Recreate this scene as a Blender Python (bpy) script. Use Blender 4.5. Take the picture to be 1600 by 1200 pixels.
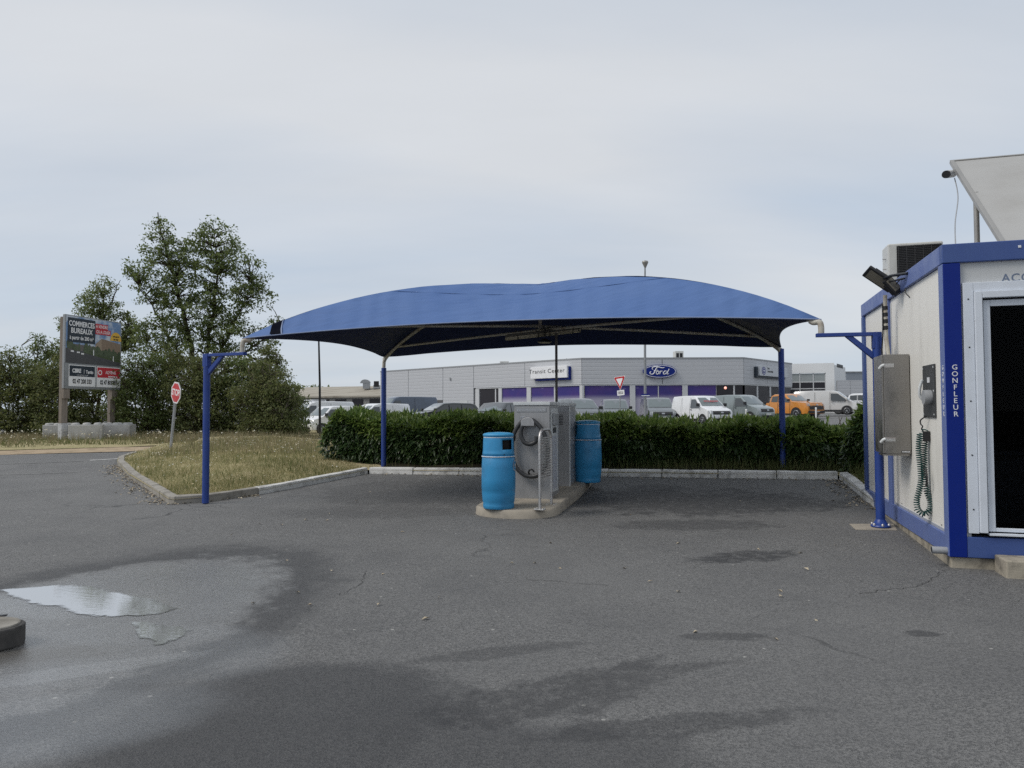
import bpy, bmesh, math, random
import numpy as np
from mathutils import Vector, Matrix, Quaternion, geometry
R = math.radians
random.seed(7); rng = np.random.default_rng(11)
for o in list(bpy.data.objects): bpy.data.objects.remove(o)
C = bpy.context.scene.collection
sc = bpy.context.scene

# ------------------------------------------------------------------ camera
F = 1130.0; PITCH = R(1.977); ROLL = 0.004; CAM = Vector((0, 0, 1.5))
fw = Vector((0, math.cos(PITCH), math.sin(PITCH)))
up0 = Vector((0, -math.sin(PITCH), math.cos(PITCH))); r0 = Vector((1, 0, 0))
rt = r0*math.cos(ROLL) - up0*math.sin(ROLL); up = up0*math.cos(ROLL) + r0*math.sin(ROLL)
cam = bpy.data.cameras.new('camera'); co = bpy.data.objects.new('camera', cam); C.objects.link(co)
M = Matrix((rt, up, -fw)).transposed().to_4x4(); M.translation = CAM; co.matrix_world = M
cam.sensor_width = 36; cam.lens = 36*F/1600; cam.clip_end = 6000; cam.clip_start = 0.05
sc.camera = co

# ------------------------------------------------------------------ world and sun: bright overcast evening sky
SUN_EL, SUN_AZ = R(48), R(-105)          # azimuth from +Y, clockwise
W = bpy.data.worlds.new("World"); sc.world = W; W.use_nodes = True
wn = W.node_tree; wn.nodes.clear()
def wnode(t, **k):
    n = wn.nodes.new(t)
    for a, b in k.items(): setattr(n, a, b)
    return n
sky = wnode('ShaderNodeTexSky', sky_type='NISHITA', sun_disc=False, sun_elevation=SUN_EL, sun_rotation=SUN_AZ)
tc = wnode('ShaderNodeTexCoord')
# cloud layer: direction projected on a high flat cloud deck
sep = wnode('ShaderNodeSeparateXYZ'); wn.links.new(tc.outputs['Generated'], sep.inputs[0])
zz = wnode('ShaderNodeMath', operation='MAXIMUM'); wn.links.new(sep.outputs[2], zz.inputs[0]); zz.inputs[1].default_value = 0.0
za = wnode('ShaderNodeMath', operation='ADD'); wn.links.new(zz.outputs[0], za.inputs[0]); za.inputs[1].default_value = 0.22
dx = wnode('ShaderNodeMath', operation='DIVIDE'); wn.links.new(sep.outputs[0], dx.inputs[0]); wn.links.new(za.outputs[0], dx.inputs[1])
dy = wnode('ShaderNodeMath', operation='DIVIDE'); wn.links.new(sep.outputs[1], dy.inputs[0]); wn.links.new(za.outputs[0], dy.inputs[1])
cmb = wnode('ShaderNodeCombineXYZ'); wn.links.new(dx.outputs[0], cmb.inputs[0]); wn.links.new(dy.outputs[0], cmb.inputs[1])
mp = wnode('ShaderNodeMapping'); wn.links.new(cmb.outputs[0], mp.inputs[0])
mp.inputs['Rotation'].default_value = (0, 0, R(-33)); mp.inputs['Scale'].default_value = (0.42, 1.15, 1); mp.inputs['Location'].default_value = (1.7, 0.35, 0)
nz = wnode('ShaderNodeTexNoise'); wn.links.new(mp.outputs[0], nz.inputs['Vector'])
nz.inputs['Scale'].default_value = 0.85; nz.inputs['Detail'].default_value = 6; nz.inputs['Roughness'].default_value = 0.5
cr = wnode('ShaderNodeValToRGB'); mr0 = wnode('ShaderNodeMapping'); mr0.inputs['Rotation'].default_value = (0, 0, R(-33)); wn.links.new(cmb.outputs[0], mr0.inputs[0])
sp0 = wnode('ShaderNodeSeparateXYZ'); wn.links.new(mr0.outputs[0], sp0.inputs[0])
def wmath(op, a, b):
    n = wnode('ShaderNodeMath', operation=op)
    for i, s in enumerate((a, b)):
        if isinstance(s, (int, float)): n.inputs[i].default_value = s
        else: wn.links.new(s, n.inputs[i])
    return n.outputs[0]
gd = wmath('DIVIDE', wmath('SUBTRACT', sp0.outputs[1], 1.40), .19); gz = wmath('POWER', 2.718, wmath('MULTIPLY', wmath('MULTIPLY', gd, gd), -1.0))
nz3 = wnode('ShaderNodeTexNoise'); wn.links.new(mp.outputs[0], nz3.inputs['Vector']); nz3.inputs['Scale'].default_value = .5
wn.links.new(wmath('ADD', nz.outputs['Fac'], wmath('MULTIPLY', gz, .16)), cr.inputs[0])
e = cr.color_ramp.elements
e[0].position = 0.36; e[0].color = (4.95, 5.62, 6.5, 1)
e[1].position = 0.71; e[1].color = (6.5, 6.7, 6.95, 1)
m_ = e.new(0.5); m_.color = (5.6, 6.05, 6.65, 1)
nz2 = wnode('ShaderNodeTexNoise'); wn.links.new(mp.outputs[0], nz2.inputs['Vector'])
nz2.inputs['Scale'].default_value = 2.6; nz2.inputs['Detail'].default_value = 5; nz2.inputs['Roughness'].default_value = 0.55
mr = wnode('ShaderNodeMapRange'); wn.links.new(nz2.outputs['Fac'], mr.inputs[0])
mr.inputs[1].default_value = 0.3; mr.inputs[2].default_value = 0.7; mr.inputs[3].default_value = 0.975; mr.inputs[4].default_value = 1.025
vm = wnode('ShaderNodeVectorMath', operation='SCALE'); wn.links.new(cr.outputs[0], vm.inputs[0]); wn.links.new(mr.outputs[0], vm.inputs['Scale'])
mx = wnode('ShaderNodeMix', data_type='RGBA'); mx.inputs[0].default_value = 0.9
wn.links.new(sky.outputs[0], mx.inputs[6]); wn.links.new(vm.outputs[0], mx.inputs[7])
bg = wnode('ShaderNodeBackground'); bg.inputs[1].default_value = 0.093
wn.links.new(mx.outputs[2], bg.inputs[0])
wo = wnode('ShaderNodeOutputWorld'); wn.links.new(bg.outputs[0], wo.inputs[0])

sl = bpy.data.lights.new('sun', 'SUN'); sl.energy = 1.5; sl.angle = R(25); sl.color = (1, 0.95, 0.88)
so = bpy.data.objects.new('sun', sl); C.objects.link(so); so.location = (-30, 0, 40)
sd = Vector((math.sin(SUN_AZ)*math.cos(SUN_EL), math.cos(SUN_AZ)*math.cos(SUN_EL), math.sin(SUN_EL)))
so.rotation_euler = sd.to_track_quat('Z', 'Y').to_euler()
sc.view_settings.view_transform = 'Standard'; sc.view_settings.look = 'None'
sc.view_settings.exposure = 0.27; sc.view_settings.gamma = 1; sc.view_settings.use_curve_mapping = False
sc.render.engine = 'CYCLES'
sc.cycles.use_denoising = False; sc.cycles.max_bounces = 8; sc.cycles.transparent_max_bounces = 12
sc.cycles.sample_clamp_indirect = 2.0; sc.cycles.caustics_reflective = False; sc.cycles.caustics_refractive = False

# ------------------------------------------------------------------ terrain and helpers
ANG = R(16.3); CA, SA = math.cos(ANG), math.sin(ANG)
def sstep(a, b, x): t = np.clip((x-a)/(b-a), 0, 1); return t*t*(3-2*t)
def H(x, y):
    v = SA*x + CA*y; u = CA*x - SA*y
    z = np.interp(v, [7.4, 9.8, 11.6, 13.2, 16, 25, 60, 400], [0, .05, .11, .21, .27, .30, .42, .6])
    z = z + .011*np.clip(u+7, 0, 9.5)*sstep(10.5, 13.2, v)
    z = z + .019*np.clip(x-12, -40, 14)*sstep(27, 46, y)
    return z
def h(x, y): return float(H(np.float64(x), np.float64(y)))
def ray(px, py):
    return (fw + rt*((px-800)/F) - up*((py-600)/F))
def gp(px, py, off=0.0):                    # point where the line of sight meets the ground
    d = ray(px, py); t = 1.0
    while t < 400:
        p = CAM + d*t
        if p.z < h(p.x, p.y) + off:
            a, b = t-0.1, t
            for _ in range(30):
                m = (a+b)/2; q = CAM + d*m
                if q.z < h(q.x, q.y) + off: b = m
                else: a = m
            return CAM + d*b
        t += 0.1
    return CAM + d*t
def ay(px, py, Y):                          # point at a known distance
    d = ray(px, py); return CAM + d*(Y/d.y)
def gy(px, Y):                              # ground point at distance Y in picture column px
    d = ray(px, 640); p = CAM + d*(Y/d.y); return Vector((p.x, p.y, h(p.x, p.y)))

class MB:
    def __init__(s): s.v = []; s.f = []; s.m = []; s.s = []
    def add(s, vs, fs, mi=0, smooth=False, T=None):
        n = len(s.v)
        for p in vs:
            p = Vector(p)
            s.v.append(T @ p if T is not None else p)
        for f in fs:
            s.f.append(tuple(i+n for i in f)); s.m.append(mi); s.s.append(smooth)
        return s
    def box(s, a, b, mi=0, T=None):
        x0, y0, z0 = a; x1, y1, z1 = b
        vs = [(x0,y0,z0),(x1,y0,z0),(x1,y1,z0),(x0,y1,z0),(x0,y0,z1),(x1,y0,z1),(x1,y1,z1),(x0,y1,z1)]
        return s.add(vs, [(0,3,2,1),(4,5,6,7),(0,1,5,4),(1,2,6,5),(2,3,7,6),(3,0,4,7)], mi, False, T)
    def cbox(s, c, d, mi=0, T=None):
        return s.box([c[i]-d[i]/2 for i in range(3)], [c[i]+d[i]/2 for i in range(3)], mi, T)
    def tube(s, path, r, n=8, mi=0, caps=True, T=None):
        path = [Vector(p) for p in path]; k = len(path)
        rr = r if isinstance(r, (list, tuple)) else [r]*k
        vs = []; ref = None
        for i, p in enumerate(path):
            t = (path[min(i+1, k-1)] - path[max(i-1, 0)]).normalized()
            if ref is None:
                ref = t.orthogonal().normalized()
            else:
                ref = (ref - t*ref.dot(t))
                ref = ref.normalized() if ref.length > 1e-6 else t.orthogonal().normalized()
            b = t.cross(ref)
            for j in range(n):
                a = 2*math.pi*j/n
                vs.append(p + (ref*math.cos(a) + b*math.sin(a))*rr[i])
        fs = [(i*n+j, i*n+(j+1) % n, (i+1)*n+(j+1) % n, (i+1)*n+j) for i in range(k-1) for j in range(n)]
        s.add(vs, fs, mi, True, T)
        if caps:
            s.add(vs[:n], [tuple(range(n-1, -1, -1))], mi, False, T); s.add(vs[-n:], [tuple(range(n))], mi, False, T)
        return s
    def lathe(s, prof, n=24, mi=0, T=None, caps=True):
        vs = []; k = len(prof)
        for r, z in prof:
            for j in range(n):
                a = 2*math.pi*j/n; vs.append((r*math.cos(a), r*math.sin(a), z))
        fs = [(i*n+j, i*n+(j+1) % n, (i+1)*n+(j+1) % n, (i+1)*n+j) for i in range(k-1) for j in range(n)]
        s.add(vs, fs, mi, True, T)
        if caps:
            s.add(vs[:n], [tuple(range(n-1, -1, -1))], mi, False, T); s.add(vs[-n:], [tuple(range(n))], mi, False, T)
        return s
    def prism(s, poly, d, T, mi=0):           # poly in local xy, extruded 0..d in local z
        n = len(poly)
        vs = [(x, y, 0) for x, y in poly] + [(x, y, d) for x, y in poly]
        fs = [tuple(range(n-1, -1, -1)), tuple(range(n, 2*n))] + [(i, (i+1) % n, n+(i+1) % n, n+i) for i in range(n)]
        return s.add(vs, fs, mi, False, T)
    def mesh(s, name, mats):
        me = bpy.data.meshes.new(name)
        me.from_pydata([tuple(p) for p in s.v], [], s.f)
        for m in (mats if isinstance(mats, (list, tuple)) else [mats]): me.materials.append(m)
        me.polygons.foreach_set('material_index', s.m); me.polygons.foreach_set('use_smooth', s.s)
        me.update(); return me
    def build(s, name, mats, parent=None, bevel=0, seg=2, recalc=False):
        me = s.mesh(name, mats)
        if recalc:
            bm = bmesh.new(); bm.from_mesh(me); bmesh.ops.recalc_face_normals(bm, faces=bm.faces); bm.to_mesh(me); bm.free()
        o = bpy.data.objects.new(name, me); C.objects.link(o)
        if parent: o.parent = parent
        if bevel:
            b = o.modifiers.new('bevel', 'BEVEL'); b.width = bevel; b.segments = seg; b.limit_method = 'ANGLE'; b.angle_limit = R(40)
        return o
def plane(o, x, y):
    x = Vector(x).normalized(); y = Vector(y).normalized(); z = x.cross(y)
    M = Matrix((x, y, z)).transposed().to_4x4(); M.translation = Vector(o); return M
def tag(o, label=None, cat=None, group=None, kind=None):
    if label: o['label'] = label
    if cat: o['category'] = cat
    if group: o['group'] = group
    if kind: o['kind'] = kind
    return o
def thing(name, label, cat, loc=(0,0,0), rz=0, group=None):
    o = bpy.data.objects.new(name, None); C.objects.link(o); o.empty_display_size = .2
    o.location = loc; o.rotation_euler = (0, 0, rz)
    return tag(o, label, cat, group)
def struct(name):
    o = bpy.data.objects.new(name, None); C.objects.link(o); o['kind'] = 'structure'; return o
def text(name, body, size, T, mat, parent=None, align='CENTER', ext=.002, shear=0, off=0, sx=1, spacing=1):
    cu = bpy.data.curves.new(name, 'FONT'); cu.body = body; cu.size = size; cu.align_x = align; cu.align_y = 'CENTER'
    cu.extrude = ext; cu.shear = shear; cu.offset = off; cu.space_character = spacing; cu.resolution_u = 3
    t = bpy.data.objects.new(name, cu); C.objects.link(t)
    me = bpy.data.meshes.new_from_object(t)
    bpy.data.objects.remove(t)
    me.transform(T @ Matrix.Diagonal((sx, 1, 1, 1))); me.materials.clear(); me.materials.append(mat); me.name = name
    o = bpy.data.objects.new(name, me); C.objects.link(o)
    if parent: o.parent = parent
    return o
def dup(src, parent=None):
    c = src.copy(); C.objects.link(c)
    if parent: c.parent = parent
    for ch in list(src.children): dup(ch, c)
    return c

# ------------------------------------------------------------------ materials
MATS = {}
def nmat(name):
    m = bpy.data.materials.new(name); m.use_nodes = True; nt = m.node_tree
    b = nt.nodes['Principled BSDF']; MATS[name] = m; return m, nt, b
def N(nt, t, **k):
    n = nt.nodes.new(t)
    for a, b in k.items(): setattr(n, a, b)
    return n
def mathn(nt, op, a, b=None, clamp=False):
    n = N(nt, 'ShaderNodeMath', operation=op, use_clamp=clamp)
    for i, s in enumerate((a, b)):
        if s is None: continue
        if isinstance(s, (int, float)): n.inputs[i].default_value = s
        else: nt.links.new(s, n.inputs[i])
    return n.outputs[0]
def mixc(nt, f, a, b):
    n = N(nt, 'ShaderNodeMix', data_type='RGBA')
    for i, s in ((0, f), (6, a), (7, b)):
        if isinstance(s, (int, float)): n.inputs[i].default_value = s
        elif isinstance(s, tuple): n.inputs[i].default_value = (*s, 1) if len(s) == 3 else s
        else: nt.links.new(s, n.inputs[i])
    return n.outputs[2]
def noise(nt, scale, detail=4, rough=.55, vec=None, sc3=None):
    n = N(nt, 'ShaderNodeTexNoise'); n.inputs['Scale'].default_value = scale; n.inputs['Detail'].default_value = detail; n.inputs['Roughness'].default_value = rough
    if vec is None:
        t = N(nt, 'ShaderNodeTexCoord'); vec = t.outputs['Object']
    if sc3:
        mpp = N(nt, 'ShaderNodeMapping'); mpp.inputs['Scale'].default_value = sc3; nt.links.new(vec, mpp.inputs[0]); vec = mpp.outputs[0]
    nt.links.new(vec, n.inputs['Vector']); return n.outputs['Fac']
def mrange(nt, s, a, b, c=0, d=1):
    n = N(nt, 'ShaderNodeMapRange', interpolation_type='SMOOTHSTEP'); nt.links.new(s, n.inputs[0])
    for i, x in enumerate((a, b, c, d)): n.inputs[i+1].default_value = x
    return n.outputs[0]
def bump(nt, bsdf, hgt, strength=.3, dist=.01):
    n = N(nt, 'ShaderNodeBump'); n.inputs['Strength'].default_value = strength; n.inputs['Distance'].default_value = dist
    nt.links.new(hgt, n.inputs['Height']); nt.links.new(n.outputs[0], bsdf.inputs['Normal'])
def pbr(name, col, rough=.5, metal=0, dirt=None, dirt_amt=.35, scale=4, bmp=0, bscale=60, sc3=None, coat=0, spec=None, bdist=.005):
    m, nt, b = nmat(name)
    b.inputs['Roughness'].default_value = rough; b.inputs['Metallic'].default_value = metal
    if spec is not None: b.inputs['Specular IOR Level'].default_value = spec
    if coat: b.inputs['Coat Weight'].default_value = coat; b.inputs['Coat Roughness'].default_value = .06
    dc = dirt if dirt else tuple(c*.6 for c in col)
    f = mrange(nt, noise(nt, scale, 6, .6, sc3=sc3), .42, .78, 0, dirt_amt)
    nt.links.new(mixc(nt, f, col, dc), b.inputs['Base Color'])
    rr = mrange(nt, noise(nt, scale*2.3, 3), .3, .7, max(rough-.08, .02), min(rough+.1, 1))
    nt.links.new(rr, b.inputs['Roughness'])
    if bmp: bump(nt, b, noise(nt, bscale, 4, .6, sc3=sc3), bmp, bdist)
    return m
def leafmat(name, cols, rough=.5, trans=.25):
    m, nt, b = nmat(name)
    g = N(nt, 'ShaderNodeNewGeometry'); cr = N(nt, 'ShaderNodeValToRGB')
    nt.links.new(g.outputs['Random Per Island'], cr.inputs[0])
    el = cr.color_ramp.elements
    for i, c in enumerate(cols):
        p = i/(len(cols)-1)
        x = el[0] if i == 0 else (el[-1] if i == len(cols)-1 else el.new(p))
        x.position = p; x.color = (*c, 1)
    nt.links.new(cr.outputs[0], b.inputs['Base Color']); b.inputs['Roughness'].default_value = rough
    if trans:
        tr = N(nt, 'ShaderNodeBsdfTranslucent'); nt.links.new(cr.outputs[0], tr.inputs[0])
        mxs = N(nt, 'ShaderNodeMixShader'); mxs.inputs[0].default_value = trans
        nt.links.new(b.outputs[0], mxs.inputs[1]); nt.links.new(tr.outputs[0], mxs.inputs[2])
        nt.links.new(mxs.outputs[0], nt.nodes['Material Output'].inputs[0])
    return m
def glassmat(name, tint, rough=.02, gl=1.5, body=None, body_f=.0):
    m, nt, b = nmat(name); nt.nodes.remove(b)
    tr = N(nt, 'ShaderNodeBsdfTransparent'); tr.inputs[0].default_value = (*tint, 1)
    gs = N(nt, 'ShaderNodeBsdfGlossy'); gs.inputs['Roughness'].default_value = rough
    fr = N(nt, 'ShaderNodeFresnel'); fr.inputs[0].default_value = gl
    base = tr.outputs[0]
    if body:
        df = N(nt, 'ShaderNodeBsdfDiffuse'); df.inputs[0].default_value = (*body, 1)
        m0 = N(nt, 'ShaderNodeMixShader'); m0.inputs[0].default_value = body_f
        nt.links.new(tr.outputs[0], m0.inputs[1]); nt.links.new(df.outputs[0], m0.inputs[2]); base = m0.outputs[0]
    ms = N(nt, 'ShaderNodeMixShader'); nt.links.new(fr.outputs[0], ms.inputs[0])
    nt.links.new(base, ms.inputs[1]); nt.links.new(gs.outputs[0], ms.inputs[2])
    nt.links.new(ms.outputs[0], nt.nodes['Material Output'].inputs[0]); return m

def np_mesh(name, V, Fc, mat, parent=None):
    V = np.asarray(V, np.float32); Fc = np.asarray(Fc, np.int32); k = Fc.shape[1]
    me = bpy.data.meshes.new(name)
    me.vertices.add(len(V)); me.vertices.foreach_set('co', V.ravel())
    me.loops.add(Fc.size); me.loops.foreach_set('vertex_index', Fc.ravel())
    me.polygons.add(len(Fc)); me.polygons.foreach_set('loop_start', np.arange(0, Fc.size, k, dtype=np.int32))
    me.polygons.foreach_set('loop_total', np.full(len(Fc), k, np.int32))
    me.materials.append(mat); me.update(calc_edges=True); me.validate()
    o = bpy.data.objects.new(name, me); C.objects.link(o)
    if parent: o.parent = parent
    return o
def leaves_v(P, D, Nn, L, Wd, fold=.25):     # leaf quads: base P, tip direction D, rough normal Nn
    D = D/np.linalg.norm(D, axis=1, keepdims=True)
    S = np.cross(D, Nn); S /= (np.linalg.norm(S, axis=1, keepdims=True)+1e-9)
    U = np.cross(S, D)
    L = L[:, None]; Wd = Wd[:, None]
    a = P; b = P + D*L*.45 + S*Wd + U*Wd*fold; c = P + D*L - U*L*.12; d = P + D*L*.45 - S*Wd + U*Wd*fold
    V = np.stack([a, b, c, d], 1).reshape(-1, 3)
    i = np.arange(len(P))*4
    return V, np.stack([i, i+1, i+2, i, i+2, i+3], 1).reshape(-1, 3)
def unit(n):
    v = rng.normal(size=(n, 3)); return v/np.linalg.norm(v, axis=1, keepdims=True)

def smooth(pts, n=6):
    P = [Vector(p) for p in pts]; out = []
    for i in range(len(P)-1):
        a, b, c, d_ = P[max(i-1, 0)], P[i], P[i+1], P[min(i+2, len(P)-1)]
        for s in range(n):
            t_ = s/n; out.append(.5*((2*b) + (c-a)*t_ + (2*a-5*b+4*c-d_)*t_**2 + (3*b-a-3*c+d_)*t_**3))
    out.append(P[-1]); return out
# ------------------------------------------------------------------ named materials
def ell(nt, vec, cx, cy, rx, ry, rot, nse, soft=.35, wob=.6):
    mp = N(nt, 'ShaderNodeMapping', vector_type='TEXTURE')
    mp.inputs['Location'].default_value = (cx, cy, 0); mp.inputs['Rotation'].default_value = (0, 0, rot); mp.inputs['Scale'].default_value = (rx, ry, 1)
    nt.links.new(vec, mp.inputs[0])
    s = N(nt, 'ShaderNodeSeparateXYZ'); nt.links.new(mp.outputs[0], s.inputs[0])
    c = N(nt, 'ShaderNodeCombineXYZ'); nt.links.new(s.outputs[0], c.inputs[0]); nt.links.new(s.outputs[1], c.inputs[1])
    ln = N(nt, 'ShaderNodeVectorMath', operation='LENGTH'); nt.links.new(c.outputs[0], ln.inputs[0])
    d = mathn(nt, 'ADD', ln.outputs['Value'], mathn(nt, 'MULTIPLY', mathn(nt, 'SUBTRACT', nse, .5), wob*2))
    return mrange(nt, d, 1-soft, 1+soft, 1, 0)
def asphalt():
    m, nt, b = nmat('asphalt')
    t = N(nt, 'ShaderNodeTexCoord'); V = t.outputs['Object']
    vo = N(nt, 'ShaderNodeTexVoronoi'); vo.inputs['Scale'].default_value = 95; nt.links.new(V, vo.inputs['Vector'])
    vs = N(nt, 'ShaderNodeSeparateColor'); nt.links.new(vo.outputs['Color'], vs.inputs[0])
    grain = mrange(nt, vs.outputs[0], 0, 1, 0, 1)
    n1 = noise(nt, 330, 2, .6, V); n2 = noise(nt, 1.1, 6, .62, V); n3 = noise(nt, .22, 4, .6, V); n4 = noise(nt, 9, 5, .65, V)
    col = mixc(nt, grain, (.046, .0455, .0445), (.168, .164, .158))
    col = mixc(nt, mrange(nt, n1, .50, .66, 0, .8), col, (.40, .395, .385))
    col = mixc(nt, mrange(nt, n1, .28, .45, .65, 0), col, (.012, .012, .013))
    col = mixc(nt, mrange(nt, n2, .35, .75, 0, .4), col, (.075, .075, .077))
    col = mixc(nt, mrange(nt, n3, .4, .7, 0, .35), col, (.20, .197, .19))
    spk = N(nt, 'ShaderNodeTexVoronoi'); spk.inputs['Scale'].default_value = 7; spk.inputs['Randomness'].default_value = 1; nt.links.new(V, spk.inputs['Vector'])
    sp2 = N(nt, 'ShaderNodeSeparateColor'); nt.links.new(spk.outputs['Color'], sp2.inputs[0])
    sf = mathn(nt, 'MULTIPLY', mrange(nt, spk.outputs['Distance'], .07, .095, 1, 0), mathn(nt, 'GREATER_THAN', sp2.outputs[1], .8))
    col = mixc(nt, mathn(nt, 'MULTIPLY', sf, .75), col, (.42, .41, .38))
    # hairline cracks, mostly faint
    ck = N(nt, 'ShaderNodeTexVoronoi', feature='DISTANCE_TO_EDGE'); ck.inputs['Scale'].default_value = .33
    wv = N(nt, 'ShaderNodeVectorMath', operation='ADD'); nt.links.new(V, wv.inputs[0])
    nv = N(nt, 'ShaderNodeTexNoise'); nv.inputs['Scale'].default_value = 1.8; nv.inputs['Detail'].default_value = 6; nt.links.new(V, nv.inputs['Vector'])
    sc_ = N(nt, 'ShaderNodeVectorMath', operation='SCALE'); sc_.inputs['Scale'].default_value = .9; nt.links.new(nv.outputs['Color'], sc_.inputs[0])
    nt.links.new(sc_.outputs[0], wv.inputs[1]); nt.links.new(wv.outputs[0], ck.inputs['Vector'])
    crk = mathn(nt, 'MULTIPLY', mrange(nt, ck.outputs['Distance'], .003, .009, 1, 0), mrange(nt, n3, .52, .62, 0, .7))
    col = mixc(nt, crk, col, (.02, .02, .02))
    # oil and tyre stains where cars stop
    nw = mathn(nt, 'ADD', mathn(nt, 'MULTIPLY', n2, .5), mathn(nt, 'MULTIPLY', noise(nt, 4, 7, .72, V), .5))
    stain = None
    for (px, py, rx, ry, rot, a) in STAINS:
        p = gp(px, py)
        k = mathn(nt, 'MULTIPLY', ell(nt, V, p.x, p.y, rx, ry, rot, nw, .22, 1.7), a)
        stain = k if stain is None else mathn(nt, 'MAXIMUM', stain, k)
    stain = mathn(nt, 'MULTIPLY', stain, mrange(nt, n4, .3, .55, .35, 1))
    col = mixc(nt, stain, col, (.022, .022, .024))
    # damp ring and wet sheet round the puddle
    damp = None; wet = None
    for (px, py, rx, ry, rot, a) in DAMP:
        p = gp(px, py); k = mathn(nt, 'MULTIPLY', ell(nt, V, p.x, p.y, rx, ry, rot, nw, .22, .6), a)
        damp = k if damp is None else mathn(nt, 'MAXIMUM', damp, k)
    for (px, py, rx, ry, rot, a) in WET:
        p = gp(px, py); k = mathn(nt, 'MULTIPLY', ell(nt, V, p.x, p.y, rx, ry, rot, n2, .35, .5), a)
        wet = k if wet is None else mathn(nt, 'MAXIMUM', wet, k)
    def edist(cx, cy, rx, ry, rot, wob):
        mp = N(nt, 'ShaderNodeMapping', vector_type='TEXTURE'); mp.inputs['Location'].default_value = (cx, cy, 0); mp.inputs['Rotation'].default_value = (0, 0, rot); mp.inputs['Scale'].default_value = (rx, ry, 1)
        nt.links.new(V, mp.inputs[0]); s = N(nt, 'ShaderNodeSeparateXYZ'); nt.links.new(mp.outputs[0], s.inputs[0]); c = N(nt, 'ShaderNodeCombineXYZ'); nt.links.new(s.outputs[0], c.inputs[0]); nt.links.new(s.outputs[1], c.inputs[1])
        ln = N(nt, 'ShaderNodeVectorMath', operation='LENGTH'); nt.links.new(c.outputs[0], ln.inputs[0])
        return mathn(nt, 'ADD', ln.outputs['Value'], mathn(nt, 'MULTIPLY', mathn(nt, 'SUBTRACT', nw, .5), wob))
    de = edist(-3.15, 5.25, 1.4, 2.45, -.12, 1.0)
    ring = mathn(nt, 'MULTIPLY', mrange(nt, de, .80, .97, 0, 1), mrange(nt, de, 1.0, 1.3, 1, 0))
    ring = mathn(nt, 'MULTIPLY', ring, .85)
    damp = mathn(nt, 'MAXIMUM', damp, ring)
    wet = mathn(nt, 'MAXIMUM', wet, mrange(nt, de, .66, .98, .70, 0))
    pw = gp(40, 1025)
    mud = ell(nt, V, pw.x, pw.y, .5, .16, .2, n4, .5, .6)
    col = mixc(nt, mathn(nt, 'MULTIPLY', damp, .72), col, (.022, .022, .024))
    col = mixc(nt, mathn(nt, 'MULTIPLY', mud, .6), col, (.085, .075, .06))
    nt.links.new(col, b.inputs['Base Color'])
    rg = mathn(nt, 'ADD', mathn(nt, 'MULTIPLY', n1, .25), .55)
    rg = mathn(nt, 'SUBTRACT', rg, mathn(nt, 'MULTIPLY', damp, .12))
    rg = mathn(nt, 'SUBTRACT', rg, mathn(nt, 'MULTIPLY', wet, .48), True)
    rg = mathn(nt, 'MAXIMUM', rg, .06)
    nt.links.new(rg, b.inputs['Roughness'])
    nt.links.new(wet, b.inputs['Coat Weight']); b.inputs['Coat IOR'].default_value = 1.75
    nt.links.new(mathn(nt, 'MAXIMUM', mathn(nt, 'ADD', mathn(nt, 'SUBTRACT', .42, mathn(nt, 'MULTIPLY', wet, .36)), mathn(nt, 'MULTIPLY', mathn(nt, 'SUBTRACT', n4, .5), .35)), .05), b.inputs['Coat Roughness'])
    cb = N(nt, 'ShaderNodeBump'); cb.inputs['Strength'].default_value = .22; cb.inputs['Distance'].default_value = .006; nt.links.new(mathn(nt, 'ADD', mathn(nt, 'MULTIPLY', vo.outputs['Distance'], .9), n1), cb.inputs['Height']); nt.links.new(cb.outputs[0], b.inputs['Coat Normal'])
    nt.links.new(mathn(nt, 'ADD', .45, mathn(nt, 'MULTIPLY', wet, .55)), b.inputs['Specular IOR Level'])
    hg = mathn(nt, 'ADD', mathn(nt, 'MULTIPLY', vo.outputs['Distance'], .9), mathn(nt, 'MULTIPLY', n1, .7))
    hg = mathn(nt, 'MULTIPLY', hg, mathn(nt, 'SUBTRACT', 1, mathn(nt, 'MULTIPLY', wet, .8)))
    bump(nt, b, hg, .7, .008)
    return m
STAINS = [(1075, 785, 1.9, 1.0, -.2, .7), (650, 770, 2.0, 1.2, -.2, .35), (1020, 764, .5, .35, 0, .5), (1200, 790, .9, .5, 0, .4), (1160, 870, .55, .22, .3, .75), (1090, 820, 1.0, .35, 0, .5),
          (900, 1080, .7, .12, .75, .6), (860, 1090, .75, .25, .5, .55), (1080, 1130, .8, .10, .2, .5), (980, 1055, .6, .08, .3, .45),
          (770, 1020, .55, .10, .3, .4), (1440, 990, .12, .06, 0, .6), (1140, 995, .3, .08, 0, .5), (1140, 765, .2, .12, 0, .6), (590, 800, 1.5, .5, 0, .25)]
DAMP = [(430, 1130, .95, .8, .3, .9), (700, 1190, 1.1, .4, 0, .7), (250, 1190, .5, .3, 0, .7)]
WET = [(130, 945, 1.15, .42, -.1, 1.0), (200, 990, .7, .3, 0, .85), (110, 1050, .85, .14, .45, 1.0), (60, 1130, .75, .45, .3, .75), (230, 1030, .7, .5, .2, .6)]
m_asphalt = asphalt()

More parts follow.
